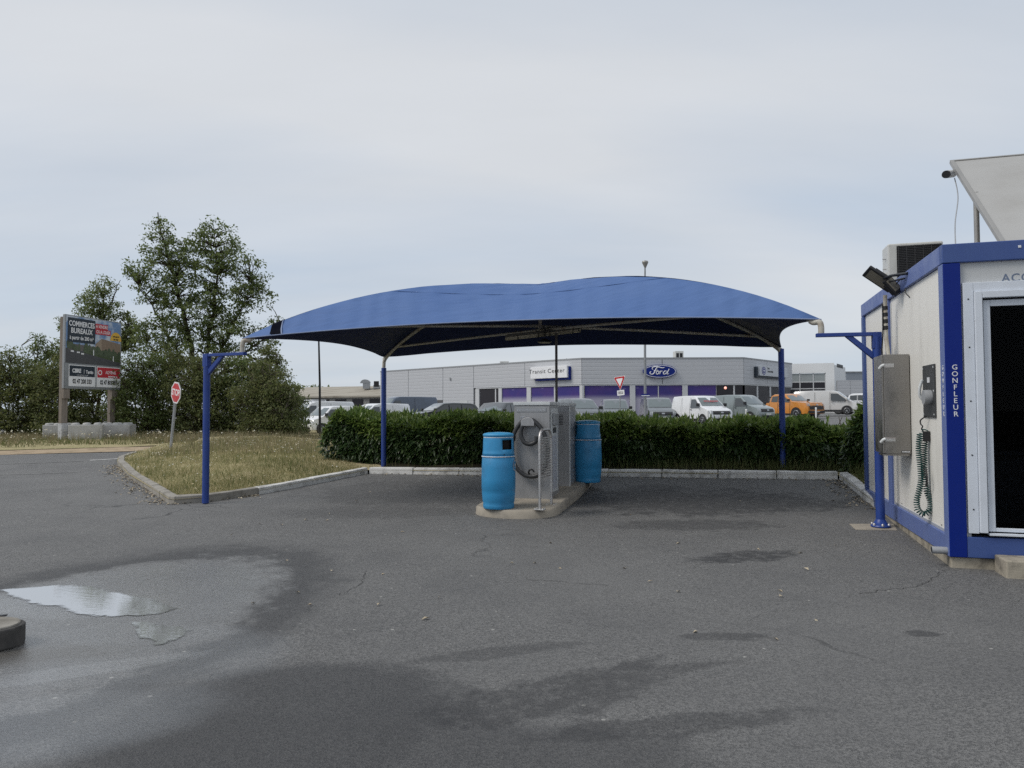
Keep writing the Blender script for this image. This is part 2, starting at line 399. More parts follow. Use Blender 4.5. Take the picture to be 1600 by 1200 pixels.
def grasssoil():
    m, nt, b = nmat('dry_turf')
    a = noise(nt, 1.3, 5); c = noise(nt, 22, 5, .7); d = noise(nt, 6, 4)
    col = mixc(nt, mrange(nt, c, .3, .7), (.27, .25, .12), (.50, .43, .26))
    col = mixc(nt, mrange(nt, a, .42, .62, 0, .7), col, (.48, .40, .25))
    col = mixc(nt, mrange(nt, d, .5, .72, 0, .55), col, (.19, .20, .085))
    nt.links.new(col, b.inputs['Base Color']); b.inputs['Roughness'].default_value = 1; b.inputs['Specular IOR Level'].default_value = .1
    bump(nt, b, c, .8, .05); return m
m_turf = grasssoil()
m_sand = pbr('sandy_verge', (.42, .33, .23), 1, dirt=(.16, .12, .075), dirt_amt=.9, scale=3, bmp=.6, bscale=30, spec=.1)
m_soil = pbr('dark_soil', (.035, .030, .02), 1, dirt=(.02, .022, .012), dirt_amt=.8, scale=5, bmp=.6, bscale=30, spec=.1)
m_kerbw = pbr('white_painted_kerb', (.70, .69, .66), .8, dirt=(.20, .19, .17), dirt_amt=.9, scale=5, bmp=.4, bscale=45)
m_kerbc = pbr('kerb_concrete', (.30, .28, .245), .9, dirt=(.11, .10, .08), dirt_amt=.9, scale=4, bmp=.5, bscale=50)
m_conc = pbr('island_concrete', (.36, .32, .26), .9, dirt=(.16, .145, .125), dirt_amt=.85, scale=3, bmp=.4, bscale=80)
m_block = pbr('block_concrete', (.46, .455, .44), .9, dirt=(.15, .145, .13), dirt_amt=.7, scale=1.6, bmp=.3, bscale=30)
m_step = pbr('step_concrete', (.38, .34, .27), .9, dirt=(.10, .09, .075), dirt_amt=.9, scale=6, bmp=.5, bscale=60)
m_mark = pbr('road_paint', (.62, .62, .60), .8, dirt=(.12, .12, .12), dirt_amt=1, scale=5)
m_litter = leafmat('dead_leaves', [(.36, .29, .20), (.48, .42, .31), (.28, .22, .15)], .8, 0)

m_bluepost = pbr('blue_post_paint', (.016, .050, .25), .45, dirt=(.035, .075, .27), dirt_amt=.6, scale=3, bmp=.05, bscale=80)
m_galv = pbr('cream_tube', (.50, .48, .42), .5, dirt=(.25, .16, .09), dirt_amt=.75, scale=7)
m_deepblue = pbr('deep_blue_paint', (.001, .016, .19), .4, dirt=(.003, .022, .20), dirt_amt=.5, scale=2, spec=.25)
m_fadelit = pbr('lit_side_faded_blue', (.13, .18, .39), .5, dirt=(.08, .125, .35), dirt_amt=.7, scale=2.5, sc3=(1, 1, .4))  # faded blue made paler: the stronger light on the left side is in the colour
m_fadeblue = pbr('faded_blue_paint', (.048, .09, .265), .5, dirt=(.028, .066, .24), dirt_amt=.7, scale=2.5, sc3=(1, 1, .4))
def fabric():
    m, nt, b = nmat('blue_canvas')
    a = noise(nt, .7, 5); c = noise(nt, 1.6, 3, .5, sc3=(1, 4, 1)); w = noise(nt, 400, 2)
    col = mixc(nt, mrange(nt, a, .35, .75, 0, .6), (.076, .146, .335), (.100, .174, .36))
    nt.links.new(col, b.inputs['Base Color']); b.inputs['Roughness'].default_value = .7; b.inputs['Specular IOR Level'].default_value = .3
    wv = N(nt, 'ShaderNodeTexWave', wave_type='BANDS'); wv.inputs['Scale'].default_value = .9; wv.inputs['Distortion'].default_value = 9; wv.inputs['Detail'].default_value = 2; wv.inputs['Detail Scale'].default_value = .5
    t = N(nt, 'ShaderNodeTexCoord'); nt.links.new(t.outputs['Object'], wv.inputs['Vector'])
    hh = mathn(nt, 'ADD', mathn(nt, 'MULTIPLY', wv.outputs['Fac'], .25), c)
    bump(nt, b, hh, .32, .12)
    return m
m_fabric = fabric()
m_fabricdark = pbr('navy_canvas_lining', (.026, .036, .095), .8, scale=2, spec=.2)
m_gap = pbr('dark_gap', (.005, .006, .012), .95, spec=.05)
m_seam = pbr('canvas_seam', (.065, .125, .29), .8)
m_hem = pbr('pale_hem', (.20, .25, .38), .7)
m_binblue = pbr('bin_blue', (.035, .27, .53), .42, dirt=(.03, .15, .30), dirt_amt=.75, scale=3, bmp=.03, bscale=30)
m_bincap = pbr('bin_blue_lid', (.05, .30, .55), .45, dirt=(.04, .22, .42), dirt_amt=.5)
m_wtape = pbr('white_tape', (.72, .72, .72), .6, dirt=(.06, .25, .48), dirt_amt=.9, scale=30)
m_black = pbr('black_plastic', (.012, .012, .013), .45)
m_hole = pbr('dark_inside', (.006, .006, .007), .9)
m_rubber = pbr('hose_rubber', (.035, .037, .04), .5, dirt=(.05, .05, .05), dirt_amt=.6, scale=12)
m_steel = pbr('brushed_steel', (.55, .55, .54), .42, .8, dirt=(.38, .27, .26), dirt_amt=.6, scale=4, sc3=(1, 1, 12))
m_cabinet = pbr('machine_grey_steel', (.36, .36, .362), .45, .3, dirt=(.17, .17, .17), dirt_amt=.3, scale=2.5, sc3=(8, 8, 1))
m_cabtop = pbr('machine_cap_steel', (.68, .70, .70), .45, .0)
m_stainless = pbr('stainless_box', (.30, .285, .265), .36, .9, dirt=(.30, .28, .26), dirt_amt=.5, scale=3, sc3=(6, 6, .6))
m_label = pbr('pale_print', (.52, .54, .58), .5, dirt=(.25, .25, .32), dirt_amt=.8, scale=25)
m_white = pbr('white_paint', (.74, .74, .73), .45, dirt=(.5, .5, .48), dirt_amt=.4)
m_lamp = pbr('lamp_cover', (.40, .36, .27), .4, dirt=(.22, .19, .13), dirt_amt=.7)
def ribbed(name, col, axis, freq, dirt, depth=.006):
    m, nt, b = nmat(name)
    t = N(nt, 'ShaderNodeTexCoord'); s = N(nt, 'ShaderNodeSeparateXYZ'); nt.links.new(t.outputs['Object'], s.inputs[0])
    x = mathn(nt, 'FRACT', mathn(nt, 'MULTIPLY', s.outputs[axis], freq))
    gro = mrange(nt, mathn(nt, 'ABSOLUTE', mathn(nt, 'SUBTRACT', x, .5)), .38, .5, 0, 1)
    f = mrange(nt, noise(nt, 2.2, 6, .6, sc3=(1.5, 1.5, .35)), .5, .85, 0, .4)
    c = mixc(nt, f, col, dirt); nt.links.new(c, b.inputs['Base Color']); b.inputs['Roughness'].default_value = .5
    bump(nt, b, mathn(nt, 'SUBTRACT', 1, gro), .5 if axis == 2 else .10, depth); return m
m_panelside = ribbed('wall_panel_lit_tone', (.84, .815, .755), 1, 12, (.45, .43, .38))  # side wall tone, with the light from the left put into the colour
m_panelfront = ribbed('wall_panel_shade_tone', (.52, .53, .53), 0, 12, (.40, .40, .38))  # same panels toned down: the front's shade is put into the colour
m_doorwhite = pbr('white_door_profile', (.66, .70, .76), .4, dirt=(.48, .50, .53), dirt_amt=.4)
m_glass = glassmat('door_glass', (.45, .47, .49), gl=1.12)
m_room = pbr('room_lining', (.09, .095, .10), .9)
m_floorin = pbr('room_floor', (.05, .05, .05), .8)
m_desk = pbr('desk_grey', (.13, .14, .16), .6)
m_signgrey = pbr('grey_roof_board', (.40, .395, .38), .6, dirt=(.31, .30, .28), dirt_amt=.7, scale=1.2)
m_tubegrey = pbr('grey_board_tube', (.36, .35, .33), .45, .4)
m_acwhite = pbr('aircon_casing', (.60, .60, .57), .5, dirt=(.36, .35, .31), dirt_amt=.6)
m_coil = pbr('aircon_coil', (.03, .03, .032), .55, .5)
m_fin = pbr('aircon_guard', (.055, .055, .058), .5)
m_ledglass = pbr('flood_lens', (.17, .155, .12), .5)
m_green = pbr('green_hose', (.006, .06, .055), .4)
m_gauge = pbr('gauge_plate', (.055, .058, .06), .4, .3, dirt=(.10, .10, .10))
m_letter = pbr('white_lettering', (.75, .76, .78), .5)
m_letblue = pbr('blue_lettering', (.13, .17, .25), .5)
m_pvc = pbr('grey_pvc', (.33, .34, .35), .5)

m_bark = pbr('bark', (.07, .055, .038), .95, dirt=(.028, .022, .016), dirt_amt=.8, scale=6, bmp=.8, bscale=20, spec=.15)
m_twig = pbr('grey_twig', (.17, .145, .115), .95, spec=.15)
m_oak = leafmat('tree_leaves', [(.11, .155, .05), (.155, .205, .065), (.205, .24, .09), (.13, .175, .058)], .5, .5)
m_oak2 = leafmat('pale_tree_leaves', [(.125, .17, .055), (.175, .215, .072), (.225, .25, .095)], .5, .5)
m_bush = leafmat('thicket_leaves', [(.11, .14, .05), (.155, .185, .065), (.21, .215, .09), (.125, .155, .055)], .6, .5)
m_dry = leafmat('dry_weeds', [(.25, .20, .125), (.36, .30, .18), (.18, .165, .08), (.14, .15, .07)], .8, .2)
m_laurel = leafmat('laurel_leaves', [(.07, .125, .028), (.11, .175, .038), (.16, .23, .052), (.21, .27, .075)], .32, .4)  # new growth, lightened further for the skylight on the hedge top
m_laureld = leafmat('laurel_old_shaded_leaves', [(.032, .066, .022), (.050, .088, .028), (.072, .112, .036)], .34, .2)  # darker old leaves, with the hedge's self-shading also put into the colour
m_blade = leafmat('grass_blades', [(.24, .23, .10), (.42, .37, .20), (.52, .46, .28), (.27, .26, .11), (.46, .40, .23)], .7, .6)
m_bladeg = leafmat('green_grass_blades', [(.10, .13, .042), (.14, .17, .055), (.21, .20, .085)], .7, .5)
m_flower = leafmat('wild_flowers', [(.55, .53, .42), (.62, .60, .52), (.50, .42, .22)], .8, .2)
m_timber = pbr('grey_timber', (.24, .205, .175), .9, dirt=(.10, .08, .06), dirt_amt=.7, scale=6, sc3=(3, 3, .3), bmp=.3, bscale=20)
m_red = pbr('sign_red', (.52, .022, .028), .4)
m_signback = pbr('sign_grey_metal', (.34, .35, .36), .45, .5)
m_navy = pbr('print_navy', (.022, .033, .048), .5); m_printw = pbr('print_white', (.84, .84, .85), .5); m_printk = pbr('print_black', (.02, .02, .022), .5)
m_printred = pbr('print_red', (.52, .03, .045), .5); m_yellow = pbr('print_yellow', (.75, .45, .06), .5)
# ------------------------------------------------------------------ the ground
def axis(lo, hi, near_lo, near_hi, step, far_n):
    a = list(np.arange(near_lo, near_hi+1e-6, step))
    l = list(near_lo - np.geomspace(1, near_lo-lo+1, far_n)[1:] + 1)[::-1] if lo < near_lo else []
    r = list(near_hi + np.geomspace(1, hi-near_hi+1, far_n)[1:] - 1) if hi > near_hi else []
    return np.array(l+a+r)
xs = axis(-2500, 2500, -34, 34, .5, 14); ys = axis(-300, 4500, -8, 80, .5, 14)
X, Y = np.meshgrid(xs, ys); Z = H(X, Y)
far = sstep(300, 900, np.hypot(X, Y)); Z = Z*(1-far) + far*.4
nx, ny = len(xs), len(ys)
ii = (np.arange(ny-1)[:, None]*nx + np.arange(nx-1)[None]).ravel()
g = np_mesh('asphalt_ground', np.stack([X, Y, Z], -1).reshape(-1, 3), np.stack([ii, ii+1, ii+nx+1, ii+nx], 1), m_asphalt)
g['kind'] = 'structure'; g.data.polygons.foreach_set('use_smooth', [True]*len(g.data.polygons))

def inpoly(P, poly):
    x, y = P[:, 0], P[:, 1]; ins = np.zeros(len(P), bool); n = len(poly)
    for i in range(n):
        x1, y1 = poly[i]; x2, y2 = poly[(i+1) % n]
        c = ((y1 > y) != (y2 > y)) & (x < (x2-x1)*(y-y1)/((y2-y1) or 1e-9)+x1); ins ^= c
    return ins
def sheet(name, poly, off, step, mat, rough=.0, kind='structure'):
    poly = [Vector((p[0], p[1])) for p in poly]; A = np.array([(p.x, p.y) for p in poly])
    lo, hi = A.min(0), A.max(0)
    gx, gyy = np.meshgrid(np.arange(lo[0], hi[0], step), np.arange(lo[1], hi[1], step))
    P = np.stack([gx.ravel(), gyy.ravel()], 1) + rng.uniform(-.2, .2, (gx.size, 2))*step
    P = P[inpoly(P, A)]
    vs = list(poly); n0 = len(vs)
    vs += [Vector(p) for p in P]
    v2, _, f2, *_r = geometry.delaunay_2d_cdt(vs, [(i, (i+1) % n0) for i in range(n0)], [], 1, 1e-5)
    offf = off if callable(off) else (lambda x, y: off)
    verts = [(p.x, p.y, h(p.x, p.y) + offf(p.x, p.y) + (random.uniform(-rough, rough))) for p in v2]
    me = bpy.data.meshes.new(name); me.from_pydata(verts, [], [tuple(f) for f in f2]); me.materials.append(mat)
    bm = bmesh.new(); bm.from_mesh(me); bmesh.ops.recalc_face_normals(bm, faces=bm.faces)
    if sum(f.normal.z for f in bm.faces) < 0: bmesh.ops.reverse_faces(bm, faces=bm.faces)
    bm.to_mesh(me); bm.free()
    for p in me.polygons: p.use_smooth = True
    o = bpy.data.objects.new(name, me); C.objects.link(o); o['kind'] = kind; return o

KP = [gp(*p) for p in ((205, 713), (184, 720), (183, 727), (200, 746), (235, 769), (262, 787), (272, 788), (320, 785), (405, 773), (490, 757), (576, 740), (1310, 749), (1372, 797))]
KP = [Vector((p.x, p.y)) for p in KP]
kend = KP[-1]
def kdist(x, y):                              # distance to the kerb line
    d = 1e9; q = Vector((x, y))
    for a, b in zip(KP[:-1], KP[1:]):
        ab = b-a; t = max(0, min(1, (q-a).dot(ab)/ab.length_squared)); d = min(d, (q-a-ab*t).length)
    return d
def bedoff(x, y): return .085 + .12*float(sstep(.1, 2.2, kdist(x, y)))
lawn = [tuple(p) for p in KP] + [(kend.x+1.2, kend.y+2), (12, 17), (11, 22.5), (-6, 24), (-9, 27.5), (-11.5, 27.0), tuple(gp(300, 702).xy), tuple(gp(250, 706).xy)]
sheet('lawn', lawn, bedoff, .45, m_turf, .015)
# verge on the far side of the road
edge = [tuple(gp(x, y).xy) for x, y in ((-260, 716), (-100, 713), (0, 711), (80, 709), (170, 707), (235, 704.5), (280, 701))]
edge2 = [tuple(gp(x, y).xy) for x, y in ((285, 697), (200, 699), (100, 702), (0, 705), (-100, 707), (-260, 710))]
sheet('sandy_path', edge + edge2, .012, .5, m_sand, .006)
verge = edge2[::-1] + [tuple(gp(285, 697).xy), (-11.4, 27.6), (-9, 28), (-7, 42), (-9, 60), (-40, 60), (-60, 40)]
sheet('rough_verge', verge, .05, .8, m_turf, .03)
# worn white line on the road edge and a faint one ahead of it
def strip(name, pts, w, off, mat):
    pts = [gp(*p) for p in pts]; mb = MB(); vs = []
    dense = []
    for a, b in zip(pts[:-1], pts[1:]):
        for k in range(8): dense.append(a.lerp(b, k/8))
    dense.append(pts[-1])
    for i, p in enumerate(dense):
        t = (dense[min(i+1, len(dense)-1)] - dense[max(i-1, 0)]); t.z = 0; t.normalize(); nrm = Vector((-t.y, t.x, 0))
        for s in (-1, 1):
            q = p + nrm*s*w/2; vs.append((q.x, q.y, h(q.x, q.y)+off))
    mb.add(vs, [(2*i, 2*i+1, 2*i+3, 2*i+2) for i in range(len(dense)-1)])
    o = mb.build(name, mat, recalc=True); o['kind'] = 'structure'; return o
strip('road_line', [(140, 719.5), (185, 717), (232, 714.5)], .14, .006, m_mark)
m_faint = pbr('worn_road_paint', (.24, .24, .235), .85, dirt=(.09, .09, .09), dirt_amt=1, scale=6)
strip('worn_road_line', [(-40, 726), (50, 724), (130, 720.5)], .10, .006, m_faint)
strip('tar_joint', [(-40, 743), (50, 741), (120, 738)], .06, .006, m_faint)

def crack(pxs):
    pts = [gp(*p) for p in pxs]; mb = MB(); vs = []
    dense = []
    for a, b in zip(pts[:-1], pts[1:]):
        for k in range(10): dense.append(a.lerp(b, k/10) + Vector((random.gauss(0, .012), random.gauss(0, .012), 0)))
    for i, p in enumerate(dense):
        t = (dense[min(i+1, len(dense)-1)] - dense[max(i-1, 0)]); t.z = 0; t.normalize(); w = random.uniform(.001, .003)
        for s in (-1, 1): vs.append((p.x - t.y*s*w, p.y + t.x*s*w, h(p.x, p.y)+.004))
    mb.add(vs, [(2*i, 2*i+1, 2*i+3, 2*i+2) for i in range(len(dense)-1)])
    o = mb.build('asphalt_crack', m_hole, recalc=True); o['kind'] = 'structure'
crack([(1482, 889), (1455, 905), (1430, 918), (1385, 922), (1335, 930)]); crack([(255, 793), (300, 797), (345, 800)]); crack([(820, 905), (905, 912), (960, 915)]); crack([(530, 930), (560, 915), (575, 890)])
# kerb stones
kerb = struct('kerb')
def kerbstone(a, b, mat):
    d = (b-a); L = d.length; d.normalize(); n = Vector((-d.y, d.x))
    mb = MB(); g = .006; j = random.uniform(-.008, .008)
    vs = []
    for t in (g, L/2, L-g):
        for o_, zt in ((0+j, -.06), (.012+j, .118), (.14+j, .125), (.14+j, -.06)):
            p = a + d*t + n*o_; vs.append((p.x, p.y, h(p.x, p.y) + zt + (random.uniform(-.006, .006) if zt > 0 else 0)))
    fs = []
    for k in (0, 4): fs += [(k+i, k+4+i, k+4+(i+1) % 4, k+(i+1) % 4) for i in range(4)]
    fs += [(3, 2, 1, 0), (8, 9, 10, 11)]
    mb.add(vs, fs); mb.build('kerb_stone', mat, kerb, bevel=.012, seg=2, recalc=True)
for i, (a, b) in enumerate(zip(KP[:-1], KP[1:])):
    L = (b-a).length; n = max(1, round(L/1.0))
    for k in range(n):
        wht = (i > 7) or (i == 7 and k >= 1)
        kerbstone(a.lerp(b, k/n), a.lerp(b, (k+1)/n), m_kerbw if wht else m_kerbc)
# dead leaves along the kerb
P = []
for a, b, n, wd in ((KP[2], KP[5], 420, .30), (KP[5], KP[8], 130, .18), (KP[10], KP[11], 160, .22), (KP[11], KP[12], 120, .25)):
    d = (b-a).normalized(); nn = Vector((-d.y, d.x)); L = (b-a).length
    for _ in range(n):
        q = a + d*random.uniform(0, L) - nn*abs(random.gauss(0.02, wd*.6)); P.append((q.x, q.y, h(q.x, q.y)+.012))
for _ in range(40):
    q = gp(random.uniform(350, 1450), random.uniform(760, 1000)); P.append((q.x, q.y, h(q.x, q.y)+.01))
P = np.array(P); n = len(P); D = unit(n); D[:, 2] *= .25; Nn = np.tile([0, 0, 1.], (n, 1)) + unit(n)*.3
V, Fc = leaves_v(P, D, Nn, rng.uniform(.03, .07, n), rng.uniform(.01, .022, n), .4)
o = np_mesh('leaf_litter', V, Fc, m_litter); tag(o, 'dry brown leaves lying along the kerbs', 'leaf litter', kind='stuff')

# puddle
def puddle_mat():
    m, nt, b = nmat('puddle_water')
    b.inputs['Metallic'].default_value = .5; b.inputs['Base Color'].default_value = (.52, .53, .54, 1); b.inputs['Roughness'].default_value = .015
    b.inputs['IOR'].default_value = 4.0
    n = noise(nt, 16, 3, .6, sc3=(.5, 2.2, 1)); t = N(nt, 'ShaderNodeTexCoord')
    s = N(nt, 'ShaderNodeSeparateXYZ'); nt.links.new(t.outputs['Object'], s.inputs[0])
    bump(nt, b, n, .045, .010)
    e_ = noise(nt, 7, 5, .6); g_ = N(nt, 'ShaderNodeAttribute'); g_.attribute_name = 'edge'
    al = mrange(nt, mathn(nt, 'ADD', g_.outputs['Fac'], mathn(nt, 'MULTIPLY', mathn(nt, 'SUBTRACT', e_, .5), 1.0)), .16, .42, 0, 1)
    nt.links.new(al, b.inputs['Alpha']); return m
m_puddle = puddle_mat()
def puddle(pxs, name):
    pts = [gp(*p) for p in pxs]; poly = [(p.x, p.y) for p in pts]
    cx = sum(p[0] for p in poly)/len(poly); cy = sum(p[1] for p in poly)/len(poly)
    o = sheet(name, [(cx+(x-cx)*1.1, cy+(y-cy)*1.18) for x, y in poly], .004, .03, m_puddle)
    at = o.data.attributes.new('edge', 'FLOAT', 'POINT')
    def dist(x, y):
        d = 1e9
        for i in range(len(poly)):
            a = Vector(poly[i]); b = Vector(poly[(i+1) % len(poly)]); q = Vector((x, y)); ab = b-a
            t = max(0, min(1, (q-a).dot(ab)/ab.length_squared)); d = min(d, (q-a-ab*t).length)
        return d
    ins = inpoly(np.array([(v.co.x, v.co.y) for v in o.data.vertices]), poly)
    at.data.foreach_set('value', [(.3 + min(.9, dist(v.co.x, v.co.y)*6))if ins[i] else max(0, .3-dist(v.co.x, v.co.y)*6) for i, v in enumerate(o.data.vertices)])
    return o
puddle([(0, 922), (40, 919), (90, 915), (140, 917), (185, 928), (240, 938), (275, 950), (255, 958), (225, 961), (190, 963), (150, 964), (115, 958), (92, 946), (60, 946), (25, 934)], 'puddle')
puddle([(205, 972), (240, 975), (300, 985), (285, 996), (245, 1008), (222, 998)], 'puddle')

# end of the kerbed island at the left picture edge
p = gp(14, 1018)
isl = thing('traffic_island', 'rounded concrete end of a kerbed island beside the puddle', 'traffic island', (p.x-.70, p.y+.11, 0))
mb = MB(); prof = []
poly = [(-1.6, -.17)] + [(.5+.2*math.sin(a), -.0 - .17*math.cos(a)) for a in np.linspace(0, math.pi/2, 6)] + [(.5+.2*math.cos(a), .0+.17*math.sin(a)) for a in np.linspace(0, math.pi/2, 6)] + [(-1.6, .17)]
mb.prism(poly, .13, Matrix.Identity(4)); mb.build('kerb_body', pbr('dark_kerb_side', (.075, .07, .065), .8, dirt=(.03, .03, .03), dirt_amt=.8, scale=5, bmp=.3), isl, bevel=.012, seg=2)  # sides in a much darker tone than the top piece
mb = MB(); mb.prism([(x*.975-.01, y*.95) for x, y in poly], .02, Matrix.Translation((0, 0, .122))); mb.build('kerb_top', m_kerbc, isl, bevel=.012)
mb = MB()
mb.cbox((.46, -.0, .139), (.10, .03, .008), 0, Matrix.Rotation(.4, 4, 'Z')); mb.build('tar_spot', m_black, isl)

# service island under the canopy
K = gp(1484, 888); K.z = 0
def loc(u, v, z=0):                       # local kiosk-aligned frame to world
    return Vector((K.x + CA*u + SA*v, K.y - SA*u + CA*v, z))
def uv(p): d = Vector((p.x-K.x, p.y-K.y)); return (CA*d.x - SA*d.y, SA*d.x + CA*d.y)
nose = gp(800, 811); backk = gp(948, 748)
n_uv = uv(nose); b_uv = uv(backk); rgt = uv(gp(905, 778, 0)); lft = uv(gp(738, 803))
iu0, iu1 = lft[0], rgt[0]; w2 = (iu1-iu0)/2; v0 = n_uv[1]; v1 = b_uv[1]-.02
si = struct('service_island'); mb = MB()
pl = [(iu0, v1), (iu0, v0+.45)] + [(iu0+w2 - w2*math.cos(a), v0+.45-.45*math.sin(a)) for a in np.linspace(.15, math.pi-.15, 14)] + [(iu1, v0+.45), (iu1, v1)]
pl = pl[::-1]
def isl_ring(shrink, zo):
    c = ((iu0+iu1)/2, (v0+v1)/2); out = []
    for u, v in pl:
        q = loc(c[0]+(u-c[0])*(1-shrink/w2), c[1]+(v-c[1])*(1-shrink/((v1-v0)/2))); out.append((q.x, q.y, h(q.x, q.y)+zo))
    return out
r0_, r1_, r2_ = isl_ring(0, -.06), isl_ring(0.01, .085), isl_ring(.035, .11); n = len(pl)
mb.add(r0_+r1_+r2_, [(i, (i+1) % n, n+(i+1) % n, n+i) for i in range(n)] + [(n+i, n+(i+1) % n, 2*n+(i+1) % n, 2*n+i) for i in range(n)], smooth=True)
mb.add(r2_, [tuple(range(n))]); mb.build('concrete_slab', m_conc, si, recalc=True)
def itop(p): return h(p.x, p.y) + .11

# ------------------------------------------------------------------ hedge of laurel behind the kerb
def hedge(name, label, a, b, hgt0, hgt1, depth, n, endl=.5, sparse=0):
    a = Vector((a.x, a.y)); b = Vector((b.x, b.y)); d = b-a; L = d.length; d.normalize(); nr = Vector((-d.y, d.x))
    base = thing(name, label, 'hedge', ((a.x+b.x)/2, (a.y+b.y)/2, h(*((a+b)/2))))
    O = np.array(base.location)
    s = rng.uniform(-.1, L+.1, n*2)
    q = rng.uniform(0, 1, n*2)               # 0..: around the section, front bottom -> front top -> top back
    hh = hgt0 + (hgt1-hgt0)*s/L + .07*np.sin(s*2.1+1) + .05*np.sin(s*5.3) + .03*np.sin(s*11)
    endf = np.minimum(1, np.minimum(s+.12, L-s+.12)/endl); endf = np.sqrt(np.clip(endf, 0, 1))
    hh = hh*(.45+.55*endf)
    front = q < .58
    zf = np.where(front, q/.58, 1.0)
    off = np.where(front, .10*np.sin(s*1.7+zf*2) + .07*np.sin(s*4.1+zf*5) - .10*np.sin(zf*math.pi) + .14*np.clip(zf-.75, 0, 1)*2, 0)
    tt = np.where(front, 0, (q-.58)/.42)
    dep = np.where(front, off, .1 + tt*depth*.9)
    z = np.where(front, zf*hh, hh - .18*np.clip(.25-tt, 0, 1) + .05*np.sin(tt*9+s*4))
    inn = np.abs(rng.normal(0, .13, n*2)); dep = dep + np.where(front, inn, 0); z = z - np.where(front, 0, inn*.8)
    z = np.maximum(z, .04)
    low = front & (zf < .16); keep = ~(low & (rng.uniform(size=n*2) < .55))
    if sparse:
        gap = (np.sin(s*3.3+2)*np.sin(s*1.1+zf*4) > .45) & front & (zf < .75); keep &= ~(gap & (rng.uniform(size=n*2) < sparse))
    idx = np.where(keep)[0][:n]; s, dep, z, front, zf, tt = (x[idx] for x in (s, dep, z, front, zf, tt)); m = len(idx)
    wx = a.x + d.x*s + nr.x*dep; wy = a.y + d.y*s + nr.y*dep; wz = H(wx, wy) + .12 + z
    P = np.stack([wx, wy, wz], 1) - O
    outw = np.array([-nr.x, -nr.y, 0]); upv = np.array([0, 0, 1.])
    D = np.where(front[:, None], outw*.9 + upv*(-.45 + 1.0*np.clip(zf-.55, 0, 1)[:, None]*2.0), upv*1.0 + outw*.25) + unit(m)*.62
    Nn = np.where(front[:, None], outw*.6+upv*.9, outw*.9+upv*.2) + unit(m)*.35
    top = (~front) | (zf > .74 + .12*np.sin(s*3.7))
    Ln = rng.uniform(.10, .18, m); Wd = Ln*rng.uniform(.15, .20, m)
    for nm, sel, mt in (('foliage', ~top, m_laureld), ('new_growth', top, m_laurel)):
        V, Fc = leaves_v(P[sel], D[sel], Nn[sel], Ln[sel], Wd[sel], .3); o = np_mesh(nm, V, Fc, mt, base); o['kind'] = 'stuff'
    # upright shoots along the top
    mb = MB(); PS = []; DS = []
    for _ in range(int(L*26)):
        ss = random.uniform(.05, L-.05); tt_ = random.uniform(.02, .95)*depth; x = a.x+d.x*ss+nr.x*tt_; y = a.y+d.y*ss+nr.y*tt_
        zt = (hgt0+(hgt1-hgt0)*ss/L)*(.45+.55*math.sqrt(min(1, min(ss+.12, L-ss+.12)/endl))) + h(x, y) + .08
        lean = Vector((random.gauss(0, .22), random.gauss(0, .22), 1)).normalized(); ln = random.uniform(.06, .19)
        for k in range(6):
            r_ = k/5; an = k*2.4; PS.append(Vector((x, y, zt)) + lean*ln*r_)
            DS.append(lean*(.55+.9*r_) + Vector((math.cos(an), math.sin(an), 0))*(.75-.5*r_))
    PS = np.array(PS) - O; DS = np.array(DS); m = len(PS)
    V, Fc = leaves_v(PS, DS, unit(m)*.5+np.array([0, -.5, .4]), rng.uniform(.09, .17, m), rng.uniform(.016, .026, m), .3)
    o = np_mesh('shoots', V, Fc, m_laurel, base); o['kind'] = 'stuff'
    # older, shade-toned leaves filling the inside
    k_ = int(L*1500); ss = rng.uniform(.1, L-.1, k_); tt_ = rng.uniform(.18, .75, k_)*depth; zf_ = rng.uniform(.03, .90, k_)
    ef = .45+.55*np.sqrt(np.clip(np.minimum(1, np.minimum(ss+.12, L-ss+.12)/endl), 0, 1))
    wx = a.x+d.x*ss+nr.x*tt_; wy = a.y+d.y*ss+nr.y*tt_; wz = H(wx, wy)+.12+zf_*(hgt0+(hgt1-hgt0)*ss/L)*ef
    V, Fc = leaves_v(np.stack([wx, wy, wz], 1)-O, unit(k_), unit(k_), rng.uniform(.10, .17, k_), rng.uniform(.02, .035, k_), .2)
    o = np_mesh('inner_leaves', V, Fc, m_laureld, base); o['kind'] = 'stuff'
    # woody stems inside
    mb = MB()
    for _ in range(int(L*7)):
        ss = random.uniform(.1, L-.1); tt_ = random.uniform(.25, .8)*depth
        p0 = Vector((a.x+d.x*ss+nr.x*tt_, a.y+d.y*ss+nr.y*tt_, 0)); p0.z = h(p0.x, p0.y)+.05
        p1 = p0 + Vector((random.gauss(0, .12), random.gauss(0, .12), .5)); p2 = p1 + Vector((random.gauss(0, .15), random.gauss(0, .15), .42))
        o3 = Vector(base.location); mb.tube([p0-o3, p1-o3, p2-o3], [.016, .012, .006], 5)
    o = mb.build('stems', m_bark, base); o['kind'] = 'stuff'
    return base
def onv(px, v, u0=None):                   # point in column px at depth v of the aligned frame
    r_ = (px-800)/F; vk = SA*K.x + CA*K.y; Yq = v/(SA*r_+CA); return Vector((r_*Yq, Yq, 0))
hb0 = onv(508, 13.95); hb1 = onv(1366, 13.95)
hedge('laurel_hedge', 'long clipped laurel hedge behind the white kerb and the service island', hb0, hb1, .97, .64, 1.3, 34000, .35, .55)
hedge('laurel_bush', 'loose laurel bush between the right kerb and the kiosk wall', onv(1325, 13.3), onv(1400, 12.6), .98, 1.0, 1.1, 5500, .4)

